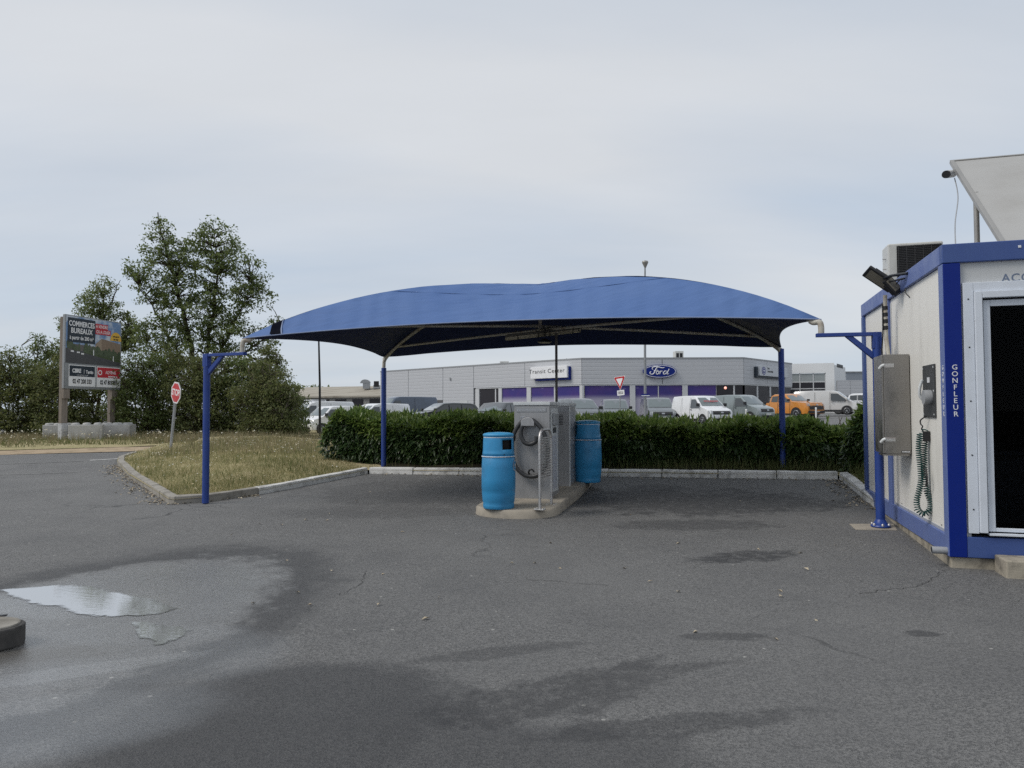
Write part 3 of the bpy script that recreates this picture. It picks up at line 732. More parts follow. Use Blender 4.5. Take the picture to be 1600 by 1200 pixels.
# ------------------------------------------------------------------ grass
sheet('soil_bed', [KP[10]+Vector((.35, .17)), KP[11]+Vector((-.15, .17)), onv(1345, 13.62).xy, onv(1375, 15.2).xy, onv(540, 15.4).xy], lambda x, y: bedoff(x, y)+.02, .4, m_soil, .02)
def blades(name, P, hmin, hmax, w, mat, lean=.45, label=None):
    n = len(P); L = rng.uniform(hmin, hmax, n); a = rng.uniform(0, 2*math.pi, n)
    side = np.stack([np.cos(a), np.sin(a), np.zeros(n)], 1)*(w*rng.uniform(.6, 1.3, n))[:, None]
    b = rng.uniform(0, 2*math.pi, n); ln = rng.normal(0, lean, n)
    tip = np.stack([np.cos(b)*ln, np.sin(b)*ln, np.ones(n)], 1)*L[:, None]
    V = np.stack([P-side, P+side, P+tip], 1).reshape(-1, 3); i = np.arange(n)*3
    o = np_mesh(name, V, np.stack([i, i+1, i+2], 1), mat); tag(o, label, name.replace('_', ' '), kind='stuff'); return o
def scatter_in(poly, n, dens=None):
    A = np.array([tuple(p)[:2] for p in poly]); out = []
    lo, hi = A.min(0), A.max(0); c = 0
    while c < n:
        P = rng.uniform(lo, hi, (n*3, 2)); P = P[inpoly(P, A)]
        if dens is not None: P = P[rng.uniform(size=len(P)) < dens(P)]
        out.append(P); c += len(P)
    return np.concatenate(out)[:n]
isl_poly = [tuple(p) for p in KP[:11]] + [tuple(hb0.xy + Vector((.3, .2))), (-4.6, 19), (-7, 24), (-9, 27), tuple(gp(300, 702).xy), tuple(gp(250, 706).xy)]
def off_arr(P): return np.array([h(x, y)+bedoff(x, y)-.01 for x, y in P])
nearw = lambda P: np.clip((11.0/np.hypot(P[:, 0], P[:, 1]))**1.6, .12, 1)
mott = lambda P: .5+.5*np.sin(P[:, 0]*1.9+np.sin(P[:, 1]*1.3)*2)*np.sin(P[:, 1]*1.1+1)
def inner(P): return np.array([kdist(x, y) > .16 for x, y in P])
P2 = scatter_in(isl_poly, 48000, nearw); P2 = P2[inner(P2)]
blades('dry_grass', np.column_stack([P2, off_arr(P2)]), .03, .10, .005, m_blade, .6, 'dry yellowing grass on the kerbed lawn')
P2 = scatter_in(isl_poly, 9000, lambda P: nearw(P)*np.clip(mott(P), .05, 1)); P2 = P2[inner(P2)]
blades('green_grass', np.column_stack([P2, off_arr(P2)]), .05, .14, .006, m_bladeg, .4, 'greener grass tufts in the dry lawn')
# strip of grass at the hedge foot
strip_poly = [KP[10]+Vector((.0, .15)), KP[11]+Vector((0, .15)), KP[12]+Vector((.2, .1)), KP[12]+Vector((.9, .5)), onv(1345, 14.3).xy, onv(560, 14.1).xy]
P2 = scatter_in(strip_poly, 4500, lambda P: np.clip((P[:, 0]-.5)/5, .04, 1)); P2 = P2[inner(P2)]
blades('hedge_foot_grass', np.column_stack([P2, off_arr(P2)]), .08, .30, .006, m_bladeg, .35, 'long grass growing at the foot of the hedge')
# daisies and seed heads
def stars(name, P, zlo, zhi, r, mat, label):
    n = len(P); z = rng.uniform(zlo, zhi, n); c = P + np.stack([np.zeros(n), np.zeros(n), z], 1)
    V = []; Fc = []
    a = rng.uniform(0, 6.28, n)
    k = 5
    tilt = unit(n)*.5 + np.array([0, -.3, 1]); tilt /= np.linalg.norm(tilt, axis=1, keepdims=True)
    e1 = np.cross(tilt, [1, 0, 0.1]); e1 /= np.linalg.norm(e1, axis=1, keepdims=True); e2 = np.cross(tilt, e1); rr = r*rng.uniform(.6, 1.3, n)[:, None]
    pts = [c + (e1*math.cos(2*math.pi*j/k) + e2*math.sin(2*math.pi*j/k))*rr for j in range(k)]
    V = np.stack(pts, 1).reshape(-1, 3); i = np.arange(n)*k
    o = np_mesh(name, V, np.stack([i+j for j in range(k)], 1), mat); tag(o, label, 'flowers', kind='stuff'); return o
P2 = scatter_in(isl_poly, 520, lambda P: np.clip((np.hypot(P[:, 0], P[:, 1])-11)/8, .06, .8)*np.clip(mott(P[:, ::-1]*.7), .1, 1)); P2 = P2[inner(P2)]
stars('wild_flowers', np.column_stack([P2, off_arr(P2)]), .06, .20, .014, m_flower, 'pale wild flowers scattered over the lawn')
P2 = scatter_in([(-9, 17.5), (-4.2, 16.5), (-4.6, 21), (-7, 25), (-10.5, 27)], 4500)
blades('tall_weeds', np.column_stack([P2, off_arr(P2)]), .08, .28, .007, m_dry, .35, 'tall dry weeds between the lawn and the thicket')
vp = [tuple(gp(x, y).xy) for x, y in ((-120, 704), (0, 702), (100, 699), (200, 697), (285, 695))] + [(-9.2, 28.5), (-8, 33), (-20, 33), (-36, 33)]
P2 = scatter_in(vp, 22000, lambda P: np.where((P[:, 0] > -18.8) & (P[:, 0] < -13) & (P[:, 1] < 29), .16, 1)); zz_ = H(P2[:, 0], P2[:, 1])+.04
blades('verge_weeds', np.column_stack([P2, zz_]), .08, .42, .010, m_dry, .5, 'rough dry weeds on the verge below the thicket')
P2 = scatter_in(vp, 7000); zz_ = H(P2[:, 0], P2[:, 1])+.04
blades('verge_grass', np.column_stack([P2, zz_]), .05, .22, .012, m_bladeg, .5, 'short green grass on the far verge')
P2 = scatter_in(vp, 500); zz_ = H(P2[:, 0], P2[:, 1])+.04
stars('verge_flowers', np.column_stack([P2, zz_]), .15, .45, .03, m_flower, 'pale seed heads in the verge weeds')

# ------------------------------------------------------------------ trees and thicket
def crown_points(ells, n_cl):
    w = np.array([a[3]*a[4]*a[5] for a in ells])**.8; w /= w.sum(); out = []
    for e_, k in zip(ells, (w*n_cl).round().astype(int)):
        d = unit(max(k, 1)); r_ = rng.uniform(.35, 1.02, len(d))**.6
        out.append(np.array(e_[:3]) + d*r_[:, None]*np.array(e_[3:6]))
    return np.concatenate(out)
def make_tree(name, label, px, Yd, leaders, ells, n_cl, per, leaf, mat, cl_r=.28, trunk_r=.16, cat='tree', group=None, twig=None, gaps=.12):
    b = gy(px, Yd); t = thing(name, label, cat, b, 0, group)
    mb = MB(); lead_pts = []
    for L in leaders:
        pts = [Vector(p) for p in L]; k = len(pts); dense = []
        for i in range(k-1):
            for s in range(4): dense.append(pts[i].lerp(pts[i+1], s/4) + Vector((random.gauss(0, .03), random.gauss(0, .03), 0)))
        dense.append(pts[-1]); m = len(dense)
        tr_ = trunk_r*(1 if L is leaders[0] else .6 if L is leaders[1] else .38); mb.tube(dense, [tr_*(1-.93*i/(m-1))+.010 for i in range(m)], 7); lead_pts += dense
    cl = crown_points(ells, n_cl); LP = np.array([tuple(p) for p in lead_pts])
    cl = cl[cl[:, 2] > .2]
    for c in cl:
        dz = LP - c; cost = np.linalg.norm(dz, axis=1) + np.maximum(0, dz[:, 2]+.25)*1.2
        j = int(cost.argmin()); p0 = Vector(LP[j]); p1 = Vector(c)
        mid = p0.lerp(p1, .5) + Vector((random.gauss(0, .1), random.gauss(0, .1), .12*(p1-p0).length))
        rr = min(.05, .012+.012*(p1-p0).length)
        mb.tube([p0, mid, p1], [rr, rr*.65, .006], 5, caps=False)
    o = mb.build('trunk' if cat == 'tree' else 'branches', twig or m_bark, t)
    n = len(cl)*per
    ce = np.repeat(cl, per, 0); sz = np.repeat(rng.uniform(.6, 1.25, len(cl)), per)
    P = ce + unit(n)*(rng.uniform(0, 1, n)**.5*cl_r*sz)[:, None]*np.array([1.15, 1.15, .75])
    D = unit(n) + (P-ce)/cl_r*.5 + np.array([0, 0, -.25]); Nn = unit(n)*.7 + np.array([0, 0, 1])
    Ln = rng.uniform(.5, 1.4, n)*leaf; V, Fc = leaves_v(P, D, Nn, Ln, Ln*rng.uniform(.26, .36, n), .25)
    o = np_mesh('crown' if cat == 'tree' else 'foliage', V, Fc, mat, t); o['kind'] = 'stuff'
    return t
S = 34.0
big_l = [[(0, 0, 0), (.1, 0, 2.2), (-.35, 0, 4.6), (-1.0, .1, 7), (-1.55, .1, 9), (-2.05, 0, 11.2)], [(.1, 0, 1.6), (.5, -.1, 4), (.8, 0, 6.5), (.9, .1, 8.6), (.75, 0, 10.3)],
         [(.2, 0, 2.6), (1.2, .2, 4.6), (2.2, .1, 6.6), (2.6, 0, 7.7)], [(-.2, 0, 3), (-1.3, -.3, 5), (-2.3, 0, 6.6), (-2.9, 0, 7.5)], [(.3, 0, 2.4), (2, 0, 4.0), (3.4, 0, 5.0), (4.1, 0, 5.55)], [(0, 0, 2.5), (-1.6, .4, 3.6), (-2.6, .2, 4.8)]]
big_e = [(-2.0, 0, 10.8, .35, .4, .45), (-1.9, 0, 10.2, .7, .7, .5), (-1.5, 0, 9.35, 1.25, 1.1, .65), (-2.0, 0, 8.35, 1.45, 1.2, .65), (.8, 0, 10.45, .85, .7, .45), (.9, 0, 9.7, 1.45, 1.1, .55), (1.75, 0, 8.75, 1.4, 1.2, .65), (-.3, 0, 9.0, 1.0, .9, .55), (0, 0, 8.2, 1.6, 1.0, .75), (2.9, 0, 7.0, .9, .8, .6), (-3.0, 0, 8.1, .6, .6, .4), (2.4, 0, 7.85, 1.0, .9, .5),
         (-.6, 0, 7.2, 1.7, 1.3, .7), (1.4, 0, 7.0, 1.5, 1.2, .65), (-2.4, 0, 7.2, .85, .8, .55), (0, 0, 6.1, 2.1, 1.5, .9), (-1.6, 0, 5.2, 1.5, 1.3, .8), (1.5, 0, 5.2, 1.5, 1.3, .8), (4.0, 0, 5.55, .85, .6, .35), (3.2, 0, 4.6, .7, .8, .5), (0, 0, 4.2, 2.6, 1.5, .9), (3.4, 0, 3.2, .8, .8, .9)]
make_tree('oak_tree', 'tall loose-leaved tree with two leaders, highest of the thicket behind the signs', 308, 35.5, big_l, big_e, 860, 29, .135, m_oak, .33, .17)
sm_l = [[(0, 0, 0), (.1, 0, 3), (.15, 0, 5.6), (.3, 0, 8.2)], [(0, 0, 2), (-.9, 0, 4.6), (-1.6, 0, 6.0)], [(.1, 0, 3.2), (1.2, 0, 5), (1.6, 0, 6.3)], [(.2, 0, 6.0), (.8, 0, 7.6), (1.1, 0, 8.35)]]
sm_e = [(.2, 0, 8.0, .6, .5, .5), (0, 0, 7.1, 1.2, .9, .7), (-1.2, 0, 6.1, .9, .8, .6), (1.1, 0, 6.1, 1.0, .8, .6), (0, 0, 5.2, 1.9, 1.2, .8), (-1.7, 0, 4.7, 1.0, .9, .6), (1.9, 0, 5.2, .9, .8, .7)]
make_tree('young_tree', 'smaller pale tree rising behind the advertising board', 152, 37.5, sm_l, sm_e, 330, 34, .125, m_oak2, .32, .10)
# thicket: individual bushes
bush_spec = [(-60, 33, 545, 130), (18, 33, 538, 110), (62, 35, 518, 80), (95, 32.5, 548, 95), (160, 36, 545, 110), (215, 32.6, 540, 100), (262, 33.5, 536, 100), (312, 32.3, 552, 110), (360, 33, 548, 105), (405, 31.5, 560, 95), (436, 31, 590, 70), (452, 33.5, 612, 55), (418, 34, 535, 60)]
kinds = [('thorn_bush', 'dense dark thorn bush'), ('bramble_bush', 'tangled bramble bush'), ('leafy_bush', 'broad leafy bush')]
where = ['at the far left edge of the thicket', 'left of the advertising board, beside the picture edge', 'behind the left timber post of the advertising board, tallest there', 'low behind the left end of the concrete blocks', 'directly behind the advertising board',
         'right of the advertising board behind the right concrete block', 'between the advertising board and the stop sign', 'just right of the stop sign under the tall tree', 'behind the left front canopy post', 'right of the left canopy post with bare stems', 'at the right end of the thicket beside the parked vans', 'smallest, nearest the parked white van', 'upright, under the left corner of the canopy']
for i, (px, Yd, top, wpx) in enumerate(bush_spec):
    s = F/Yd; bz = gy(px, Yd); zt = (640-top)/s + 1.5 - bz.z; wx = wpx/s/2
    es = [(0, 0, zt*.38, wx, wx*.8, zt*.40), (-wx*.45, -.1, zt*.62, wx*.6, wx*.6, zt*.26), (wx*.4, .1, zt*.66, wx*.6, wx*.6, zt*.26), (0, 0, zt*.84, wx*.42, wx*.5, zt*.15), (wx*.2, -.4, zt*.2, wx*.9, wx*.5, zt*.2)]
    ld = [[(random.uniform(-.3, .3), random.uniform(-.3, .3), 0), (random.uniform(-.5, .5)*wx, random.uniform(-.3, .3), zt*.4), (random.uniform(-.7, .7)*wx, random.uniform(-.3, .3), zt*random.uniform(.7, .92))] for _ in range(6)]
    nm, ds = kinds[i % 3]
    make_tree(nm, f'{ds} {where[i]}', px, Yd, ld, es, int(90+zt*wx*32), 36, .11, m_bush if i % 3 != 2 else m_oak, .34, .035, 'bush', 'bushes of the roadside thicket', m_twig if i in (9, 8, 10) else None)
# far trees on the horizon
for px, Yd, top, wpx, lb in ((462, 128, 597, 60, 'distant olive-green tree left of the dark lamp post'), (492, 134, 600, 44, 'distant pale tree directly behind the dark lamp post'), (528, 190, 609, 26, 'tiny round far tree above the low brown roof'), (552, 200, 611, 12, 'tiniest far tree beside the roof cowl')):
    s = F/Yd; b = gy(px, Yd); zt = max(2.2, (640-top)/s + 1.5 - b.z); wx = wpx/s/2
    make_tree('distant_tree', lb, px, Yd, [[(0, 0, 0), (0, 0, zt*.8)]], [(0, 0, zt*.6, wx, wx*.6, zt*.4), (-wx*.5, 0, zt*.5, wx*.6, wx*.5, zt*.3), (wx*.5, 0, zt*.55, wx*.6, wx*.5, zt*.35)], 90, 22, .5, m_oak2, .9, .15, 'tree', 'far trees on the horizon')
# ------------------------------------------------------------------ canopy
def proj(p):
    d = Vector(p)-CAM; return (800+F*d.dot(rt)/d.dot(fw), 600-F*d.dot(up)/d.dot(fw))
ZC = 2.6
cFL = Vector((-4.12, 11.03, ZC)); cFR = Vector((3.84, 8.95, ZC)); cRL = Vector((-2.66, 15.0, ZC)); cRR = Vector((4.83, 12.95, ZC))
cen = (cFL+cFR+cRL+cRR)/4
can = thing('shade_canopy', 'blue fabric canopy on four posts over the wash bays and service island', 'canopy', (cen.x, cen.y, h(cen.x, cen.y)))
CO = Vector(can.location); cor = [cFL, cFR, cRR, cRL]; ZT = 3.57
def edgept(i, k):
    a, b = cor[i], cor[(i+1) % 4]; p = a.lerp(b, k); s = 4*k*(1-k)
    inward = (cen-p); inward.z = 0; inward.normalize()
    depth = (.34, .20, .38, .24)[i]
    p = p + inward*depth*s; p.z = ZC + (.17, .10, .11, .10)[i]*s; return p
def surf(i, k, r):
    e_ = edgept(i, k); p = Vector((cen.x, cen.y, 0)).lerp(e_, r); s = 4*k*(1-k)
    pw = 2.58 - 1.08*s
    z = ZT - (ZT-e_.z)*r**pw
    z -= .035*math.exp(-(r/.16)**2)*0 + .0
    return Vector((p.x, p.y, z))
NK, NR = 28, 22
mb = MB()
def sagw(i, k, r):                          # small stretch creases running out of the corners
    kk = min(k, 1-k); return .016*math.sin(kk*150)*math.exp(-kk*9)*r**3 + .012*math.sin(r*34+k*9)*max(0, .6-r) + .006*math.sin(k*40+r*5)*r*(1-r)*4
for i in range(4):
    vs = []; fs = []
    for a in range(NK+1):
        for b in range(NR+1):
            r_ = .02 + .98*b/NR; k = a/NK; p = surf(i, k, r_); p.z += sagw(i, k, r_); vs.append(p-CO)
    for a in range(NK):
        for b in range(NR):
            q = (a*(NR+1)+b, (a+1)*(NR+1)+b, (a+1)*(NR+1)+b+1, a*(NR+1)+b+1); fs.append(q)
    mb.add(vs, fs, 0, True)
vs = [surf(i, a/NK, .02)-CO for i in range(4) for a in range(NK)]
mb.add(vs + [Vector((cen.x, cen.y, ZT))-CO], [(j, (j+1) % len(vs), len(vs)) for j in range(len(vs))], 0, True)
roof = mb.build('fabric_roof', m_fabric, can, recalc=True)
bm = bmesh.new(); bm.from_mesh(roof.data); bmesh.ops.remove_doubles(bm, verts=bm.verts, dist=.002)
bmesh.ops.recalc_face_normals(bm, faces=bm.faces)
if sum(f.normal.z for f in bm.faces) < 0: bmesh.ops.reverse_faces(bm, faces=bm.faces)
bm.to_mesh(roof.data); bm.free()
# darker lining just under the canvas
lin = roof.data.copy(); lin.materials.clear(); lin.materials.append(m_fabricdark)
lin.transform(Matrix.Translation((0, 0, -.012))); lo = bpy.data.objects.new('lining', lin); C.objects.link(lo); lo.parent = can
mb = MB()
for i in range(4): mb.tube([edgept(i, k/30)-CO+Vector((0, 0, -.004)) for k in range(31)], .009, 6, 0)
mb.build('hem', m_hem, can)
mb = MB()
for i in range(4): mb.tube([surf(i, k/40, .52)-CO+Vector((0, 0, .001)) for k in range(41)], .0045, 4, 0)
for i in (0,): mb.tube([surf(i, k/40, .16)-CO+Vector((0, 0, .001)) for k in range(41)], .004, 4, 0)
o = mb.build('seam', m_seam, can)
def strip_on(a0, a1, b0, b1, off, nm, mat):      # narrow band over the seam by the left front corner, from the ridge to the hem
    gg = MB(); vs = []; m = 10
    for q_ in range(m+1):
        for s0, s1 in ((a0, a1), (b0, b1)):
            f_ = q_/m; k = s0[0]+(s1[0]-s0[0])*f_; r_ = min(1, s0[1]+(s1[1]-s0[1])*f_)
            p = surf(0, k, r_); p.z += sagw(0, k, r_) + off; vs.append(p-CO)
    gg.add(vs, [(2*i, 2*i+1, 2*i+3, 2*i+2) for i in range(m)], 0, True); return gg.build(nm, mat, can, recalc=True)
strip_on((.0, .905), (.048, 1), (.0, .873), (.068, 1), .012, 'open_seam', m_gap)
strip_on((.0, .873), (.068, 1), (.0, .870), (.0705, 1), .014, 'frayed_edge', m_hem)
# arches and ties
def archpt(i, r): p = surf(i, 0, r); p.z -= .055; return p
for i, j in ((0, 2), (1, 3)):
    mb = MB(); pts = [archpt(i, r/14) for r in range(14, 0, -1)] + [archpt(j, r/14) for r in range(1, 15)]
    for idx, sgn in ((0, 1), (-1, -1)):
        c = pts[idx]; out = (c-cen); out.z = 0; out.normalize()
    mb.tube([p-CO for p in pts], .034, 8); mb.build('arch_tube', m_galv, can)
    a, b = archpt(i, .90), archpt(j, .90); m = (a+b)/2; mb = MB()
    z_ = 2.88 if i == 0 else 2.82
    mb.tube([p-CO for p in (a, Vector((a.lerp(b, .25).x, a.lerp(b, .25).y, a.z+(z_-a.z)*.6)), Vector((m.x, m.y, z_)), Vector((a.lerp(b, .75).x, a.lerp(b, .75).y, a.z+(z_-a.z)*.6)), b)], .024, 8)
    mb.build('tie_tube', m_galv, can)
mb = MB(); mb.tube([Vector((cen.x, cen.y, 2.8))-CO, Vector((cen.x, cen.y, ZT-.03))-CO], .03, 8); mb.build('centre_strut', m_galv, can)
# posts
def front_post(px, py, corner, flip, lab):
    b = gp(px, py); ux = Vector((CA, -SA, 0))*flip; c = corner
    g_ = MB(); pw = .052
    T = Matrix.Translation(b-CO) @ Matrix.Rotation(-ANG, 4, 'Z')
    ztop = proj_z(b, 553 if flip > 0 else 519)
    g_.tube([T @ Vector((0, 0, .01)), T @ Vector((0, 0, ztop-b.z-.06))], pw, 12)
    p = g_.build('post', m_bluepost, can); tag(p, lab)
    d = Vector((c.x-b.x, c.y-b.y, 0)); L = d.length; ang = math.atan2(d.y, d.x)
    A = Matrix.Translation(Vector((b.x, b.y, ztop))-CO) @ Matrix.Rotation(ang, 4, 'Z')
    g_ = MB(); g_.box((-.05, -.045, -.20), (.05, .045, -.0), 0, A); g_.box((.05, -.04, -.045), (L+.06, .04, 0), 0, A)
    g_.prism([(.05, -.33), (.05, -.24), (.27, -.047), (.36, -.047)], .05, A @ plane((0, .025, 0), (1, 0, 0), (0, 0, 1)))
    g_.build('bracket', m_bluepost, p, bevel=.004)
    top = c - CO; base = Vector((c.x, c.y, ztop)) - CO
    g_ = MB(); inw = (cen-c); inw.z = 0; inw.normalize()
    g_.tube(smooth([base, base.lerp(top, .45), base.lerp(top, .8)+inw*.02, top+Vector((0, 0, -.035))+inw*.09, top+Vector((0, 0, -.01))+inw*.13], 5), .036, 10); g_.build('corner_tube', m_galv, p)
    return b
def proj_z(b, py):                         # height over point b that shows at picture row py
    lo, hi = -1, 8
    for _ in range(40):
        m = (lo+hi)/2
        if proj((b.x, b.y, m))[1] > py: lo = m
        else: hi = m
    return lo
bL = front_post(321, 787, cFL, 1, 'left front post standing at the lawn kerb')
bR = front_post(1376, 824, cFR, -1, 'right front post with bolted foot beside the kiosk')
g_ = MB(); T = Matrix.Translation(bR-CO)
g_.lathe([(.11, .012), (.11, .028), (.085, .035), (.052, .10)], 20, 0, T)
fl = g_.build('foot_flange', m_bluepost, can)
for a in range(6):
    g_ = MB(); g_.lathe([(.017, .026), (.017, .045), (.008, .055)], 8, 0, T @ Matrix.Translation((.095*math.cos(a*math.pi/3+.3), .095*math.sin(a*math.pi/3+.3), 0))); g_.build('bolt', m_steel, fl)
for c, top, lab in ((cRL, 575, 'left rear post rising through the hedge'), (cRR, 545, 'right rear post in front of the hedge')):
    b = Vector((c.x, c.y, h(c.x, c.y)+.1)); zt = proj_z(b, top); g_ = MB()
    b2 = b
    g_.tube([b2-CO, Vector((b2.x, b2.y, zt))-CO], .052, 12); p = g_.build('post', m_bluepost, can); tag(p, lab)
    g_ = MB(); inw = (cen-c); inw.z = 0; inw.normalize()
    g_.tube(smooth([Vector((b2.x, b2.y, zt-.02))-CO, Vector((b2.x, b2.y, c.z-.20))-CO, c-CO+Vector((0, 0, -.06))+inw*.04, archpt(2 if c is cRR else 3, .93)-CO], 5), .036, 10); g_.build('corner_tube', m_galv, p)
# concrete pad
q = [gp(*p) for p in ((1327, 819), (1396, 819), (1402, 829), (1337, 828))]
pad = MB(); pad.add([(p.x, p.y, p.z+.005) for p in q] + [(p.x, p.y, p.z-.03) for p in q], [(0, 1, 2, 3), (0, 4, 5, 1), (1, 5, 6, 2), (2, 6, 7, 3), (3, 7, 4, 0)]); o = pad.build('concrete_pad', m_conc, recalc=True); o['kind'] = 'structure'
# cable pole up to the lights
b = ay(868, 650, 11.75); b = Vector((b.x, b.y, itop(b)))
g_ = MB(); tp = Vector((b.x+.02, b.y, 2.74)); g_.tube([b-CO, b.lerp(tp, .5)-CO+Vector((.008, 0, 0)), tp-CO], .021, 8); o = g_.build('cable_pole', pbr('dark_grey_pole', (.075, .065, .06), .5), can)
# lights under the canopy
a_, b_ = ay(790, 527, 11.75), ay(906, 514, 12.05); d = b_-a_; m = (a_+b_)/2
lt = thing('strip_light', 'long dusty strip light hung under the middle of the canopy', 'strip light', m, math.atan2(d.y, d.x))
g_ = MB(); L = d.length/2; tl = math.atan2(d.z, math.hypot(d.x, d.y)); T = Matrix.Rotation(-tl, 4, 'Y')
sec = [(.06*math.cos(t), .055*math.sin(t)-.0) for t in np.linspace(math.pi, 2*math.pi, 9)]
g_.prism(sec, 2*L, T @ plane((-L, 0, 0), (0, 1, 0), (0, 0, 1))); g_.build('diffuser', m_lamp, lt, bevel=.008)
g_ = MB(); g_.box((-L*.98, -.062, .002), (L*.98, .062, .04), 0, T); g_.build('housing', pbr('light_housing', (.10, .095, .085), .6), lt, bevel=.008)
for x in (-.45, -.1, .1, .5):
    g_ = MB(); g_.tube([T @ Vector((x, -.064, 0)), T @ Vector((x, -.045, -.05)), T @ Vector((x, 0, -.062)), T @ Vector((x, .05, -.045)), T @ Vector((x, .06, .05)), T @ Vector((x, 0, .10))], .007, 5); g_.build('strap', m_black, lt)
g_ = MB(); g_.tube([T @ Vector((L-.02+.05*math.cos(t)*.6, -.05-.02*math.sin(t*2), .0+.06*math.sin(t))) for t in np.linspace(0, 12, 30)], .006, 5); g_.build('cable_coil', m_black, lt)
p = ay(851, 534, 11.8)
rl = thing('round_lamp', 'small round floodlight hanging below the strip light', 'lamp', p)
g_ = MB(); g_.lathe([(.11, -.012), (.12, 0), (.11, .015), (.06, .03), (.03, .05)], 18); g_.build('lamp_body', m_black, rl)
g_ = MB(); g_.lathe([(.001, -.018), (.095, -.017)], 18, caps=False); g_.build('lens', m_lamp, rl)
g_ = MB(); g_.tube([(0, 0, .08), (.01, 0, .17), (-.02, 0, .26)], .012, 6); g_.build('hanger', m_black, rl)

# ------------------------------------------------------------------ barrel bins
def barrel(px, py, Yc, lab, tin, rz):
    b = ay(px, py, Yc); b.z = itop(b); t = thing('barrel_bin', lab, 'bin', b, rz, 'blue barrel bins on the service island')
    r_ = .232
    g_ = MB(); g_.lathe([(.205, 0), (.212, .012), (.214, .05), (.209, .07), (.219, .10), (r_-.004, .20), (r_-.003, .255), (r_, .26), (r_+.001, .40), (r_-.002, .55), (r_-.008, .685), (r_-.02, .70)], 40, caps=True); bd = g_.build('barrel', m_binblue, t)
    # hood with an opening: ring of faces with a gap
    g_ = MB(); prof = [(r_-.013, .712), (r_-.012, .75), (r_-.017, .762), (r_-.020, .80), (r_-.024, .93), (r_-.033, .985), (r_-.038, .99)]
    n = 48; vs = []; fs = []
    zs = [p_[1] for p_ in prof]
    for rr, z in prof:
        for j in range(n): a = 2*math.pi*j/n; vs.append((rr*math.cos(a), rr*math.sin(a), z))
    for i in range(len(prof)-1):
        for j in range(n):
            ang = (360*(j+.5)/n)
            op = i == 3 and any(abs((ang-c+180) % 360-180) < 21 for c in (300, 120))
            if not op: fs.append((i*n+j, i*n+(j+1) % n, (i+1)*n+(j+1) % n, (i+1)*n+j))
    g_.add(vs, fs, 0, True); o = g_.build('hood', m_binblue, t)
    sm = o.modifiers.new('shell', 'SOLIDIFY'); sm.thickness = .006; sm.offset = -1
    g_ = MB(); g_.lathe([(.17, .72), (.175, .96)], 24); g_.build('dark_liner', m_hole, t)
    g_ = MB(); g_.lathe([(r_-.030, .975), (r_-.020, .982), (r_-.021, 1.0), (r_-.032, 1.012), (r_-.08, 1.024), (.03, 1.032)], 40); g_.build('lid', m_bincap, t)
    def ring(rr, z, hh, j0, j1): 
        gg = MB(); k = 48; vs = []
        for zz in (z, z+hh):
            for j in range(k+1): a = R(j0+(j1-j0)*j/k); vs.append((rr*math.cos(a), rr*math.sin(a), zz))
        gg.add(vs, [(j, j+1, k+1+j+1, k+1+j) for j in range(k)], 0, True); return gg
    ring(r_+.001, .699, .013, 0, 360).build('white_tape', m_wtape, t); ring(r_-.026, .958, .010, 0, 360).build('white_tape', m_wtape, t)
    g_ = MB(); g_.tube([((r_-.018)*math.cos(a), (r_-.018)*math.sin(a), .707) for a in np.linspace(0, 6.2832, 40)], .0125, 6, caps=False); g_.build('joint_ring', m_binblue, t)
    # round paper sticker
    g_ = MB()
    for rad, mi in ((.075, 0), (.062, 1), (.030, 0)):
        vs = [(0, 0, 0)]
        cc = R(338)
        pts = []
        for j in range(25):
            a = 2*math.pi*j/24; aa = cc + math.cos(a)*rad/r_; rr = r_+.0015+.0008*(3-mi if rad > .07 else (2 if rad > .05 else 3))
            rr = r_ + {.075: .002, .062: .003, .030: .004}[rad]
            pts.append((rr*math.cos(aa), rr*math.sin(aa), .58+math.sin(a)*rad))
        rr = r_ + {.075: .002, .062: .003, .030: .004}[rad]
        g_.add([(rr*math.cos(cc), rr*math.sin(cc), .58)] + pts, [(0, j+1, j+2) for j in range(24)], mi)
    g_.build('round_sticker', [m_label, m_binblue], t)
    g_ = MB(); g_.tube([((r_-.015)*math.cos(R(283)), (r_-.015)*math.sin(R(283)), .735), ((r_-.003)*math.cos(R(283)), (r_-.003)*math.sin(R(283)), .735)], .007, 8); g_.build('rivet', m_black, t)
    return t
barrel(779, 760, 9.93, 'front blue barrel bin on the island nose left of the hose machine', 0, R(8))
barrel(918.5, 730, 12.15, 'rear blue barrel bin at the back of the island by the hedge', 1, R(62))

# ------------------------------------------------------------------ service machines
p1 = gp(804, 780, .11); u1, v1_ = uv(p1)
def machine(name, lab, u, v, w, d, hh, hose):
    b = loc(u+w/2, v); b.z = itop(b); t = thing(name, lab, 'machine', b, -ANG, 'service machines on the island')
    x0, x1 = -w/2, w/2
    g_ = MB(); g_.box((x0, 0, .0), (x1, d, hh-.055)); g_.build('cabinet', m_cabinet, t, bevel=.006)
    g_ = MB(); g_.box((x0-.012, -.014, hh-.052), (x1+.012, d+.012, hh)); g_.build('cap', m_cabtop, t, bevel=.008)
    return t, x0, x1
t, x0, x1 = machine('vacuum_machine', 'tall grey steel vacuum machine with a coiled black hose on its front', u1, v1_, .535, .60, 1.43, True)
FX = Matrix.Identity(4)
g_ = MB(); g_.box((x0+.03, -.006, 1.28), (x1-.05, -.001, 1.345)); o = g_.build('name_plate', m_pvc, t, bevel=.002)
g_ = MB()
for k in range(26): xx = x0+.05+k*.0165; g_.box((xx, -.008, 1.300+random.uniform(-.012, .008)), (xx+random.uniform(.003, .009), -.006, 1.312+random.uniform(0, .016)))
g_.build('worn_print', m_label, o)
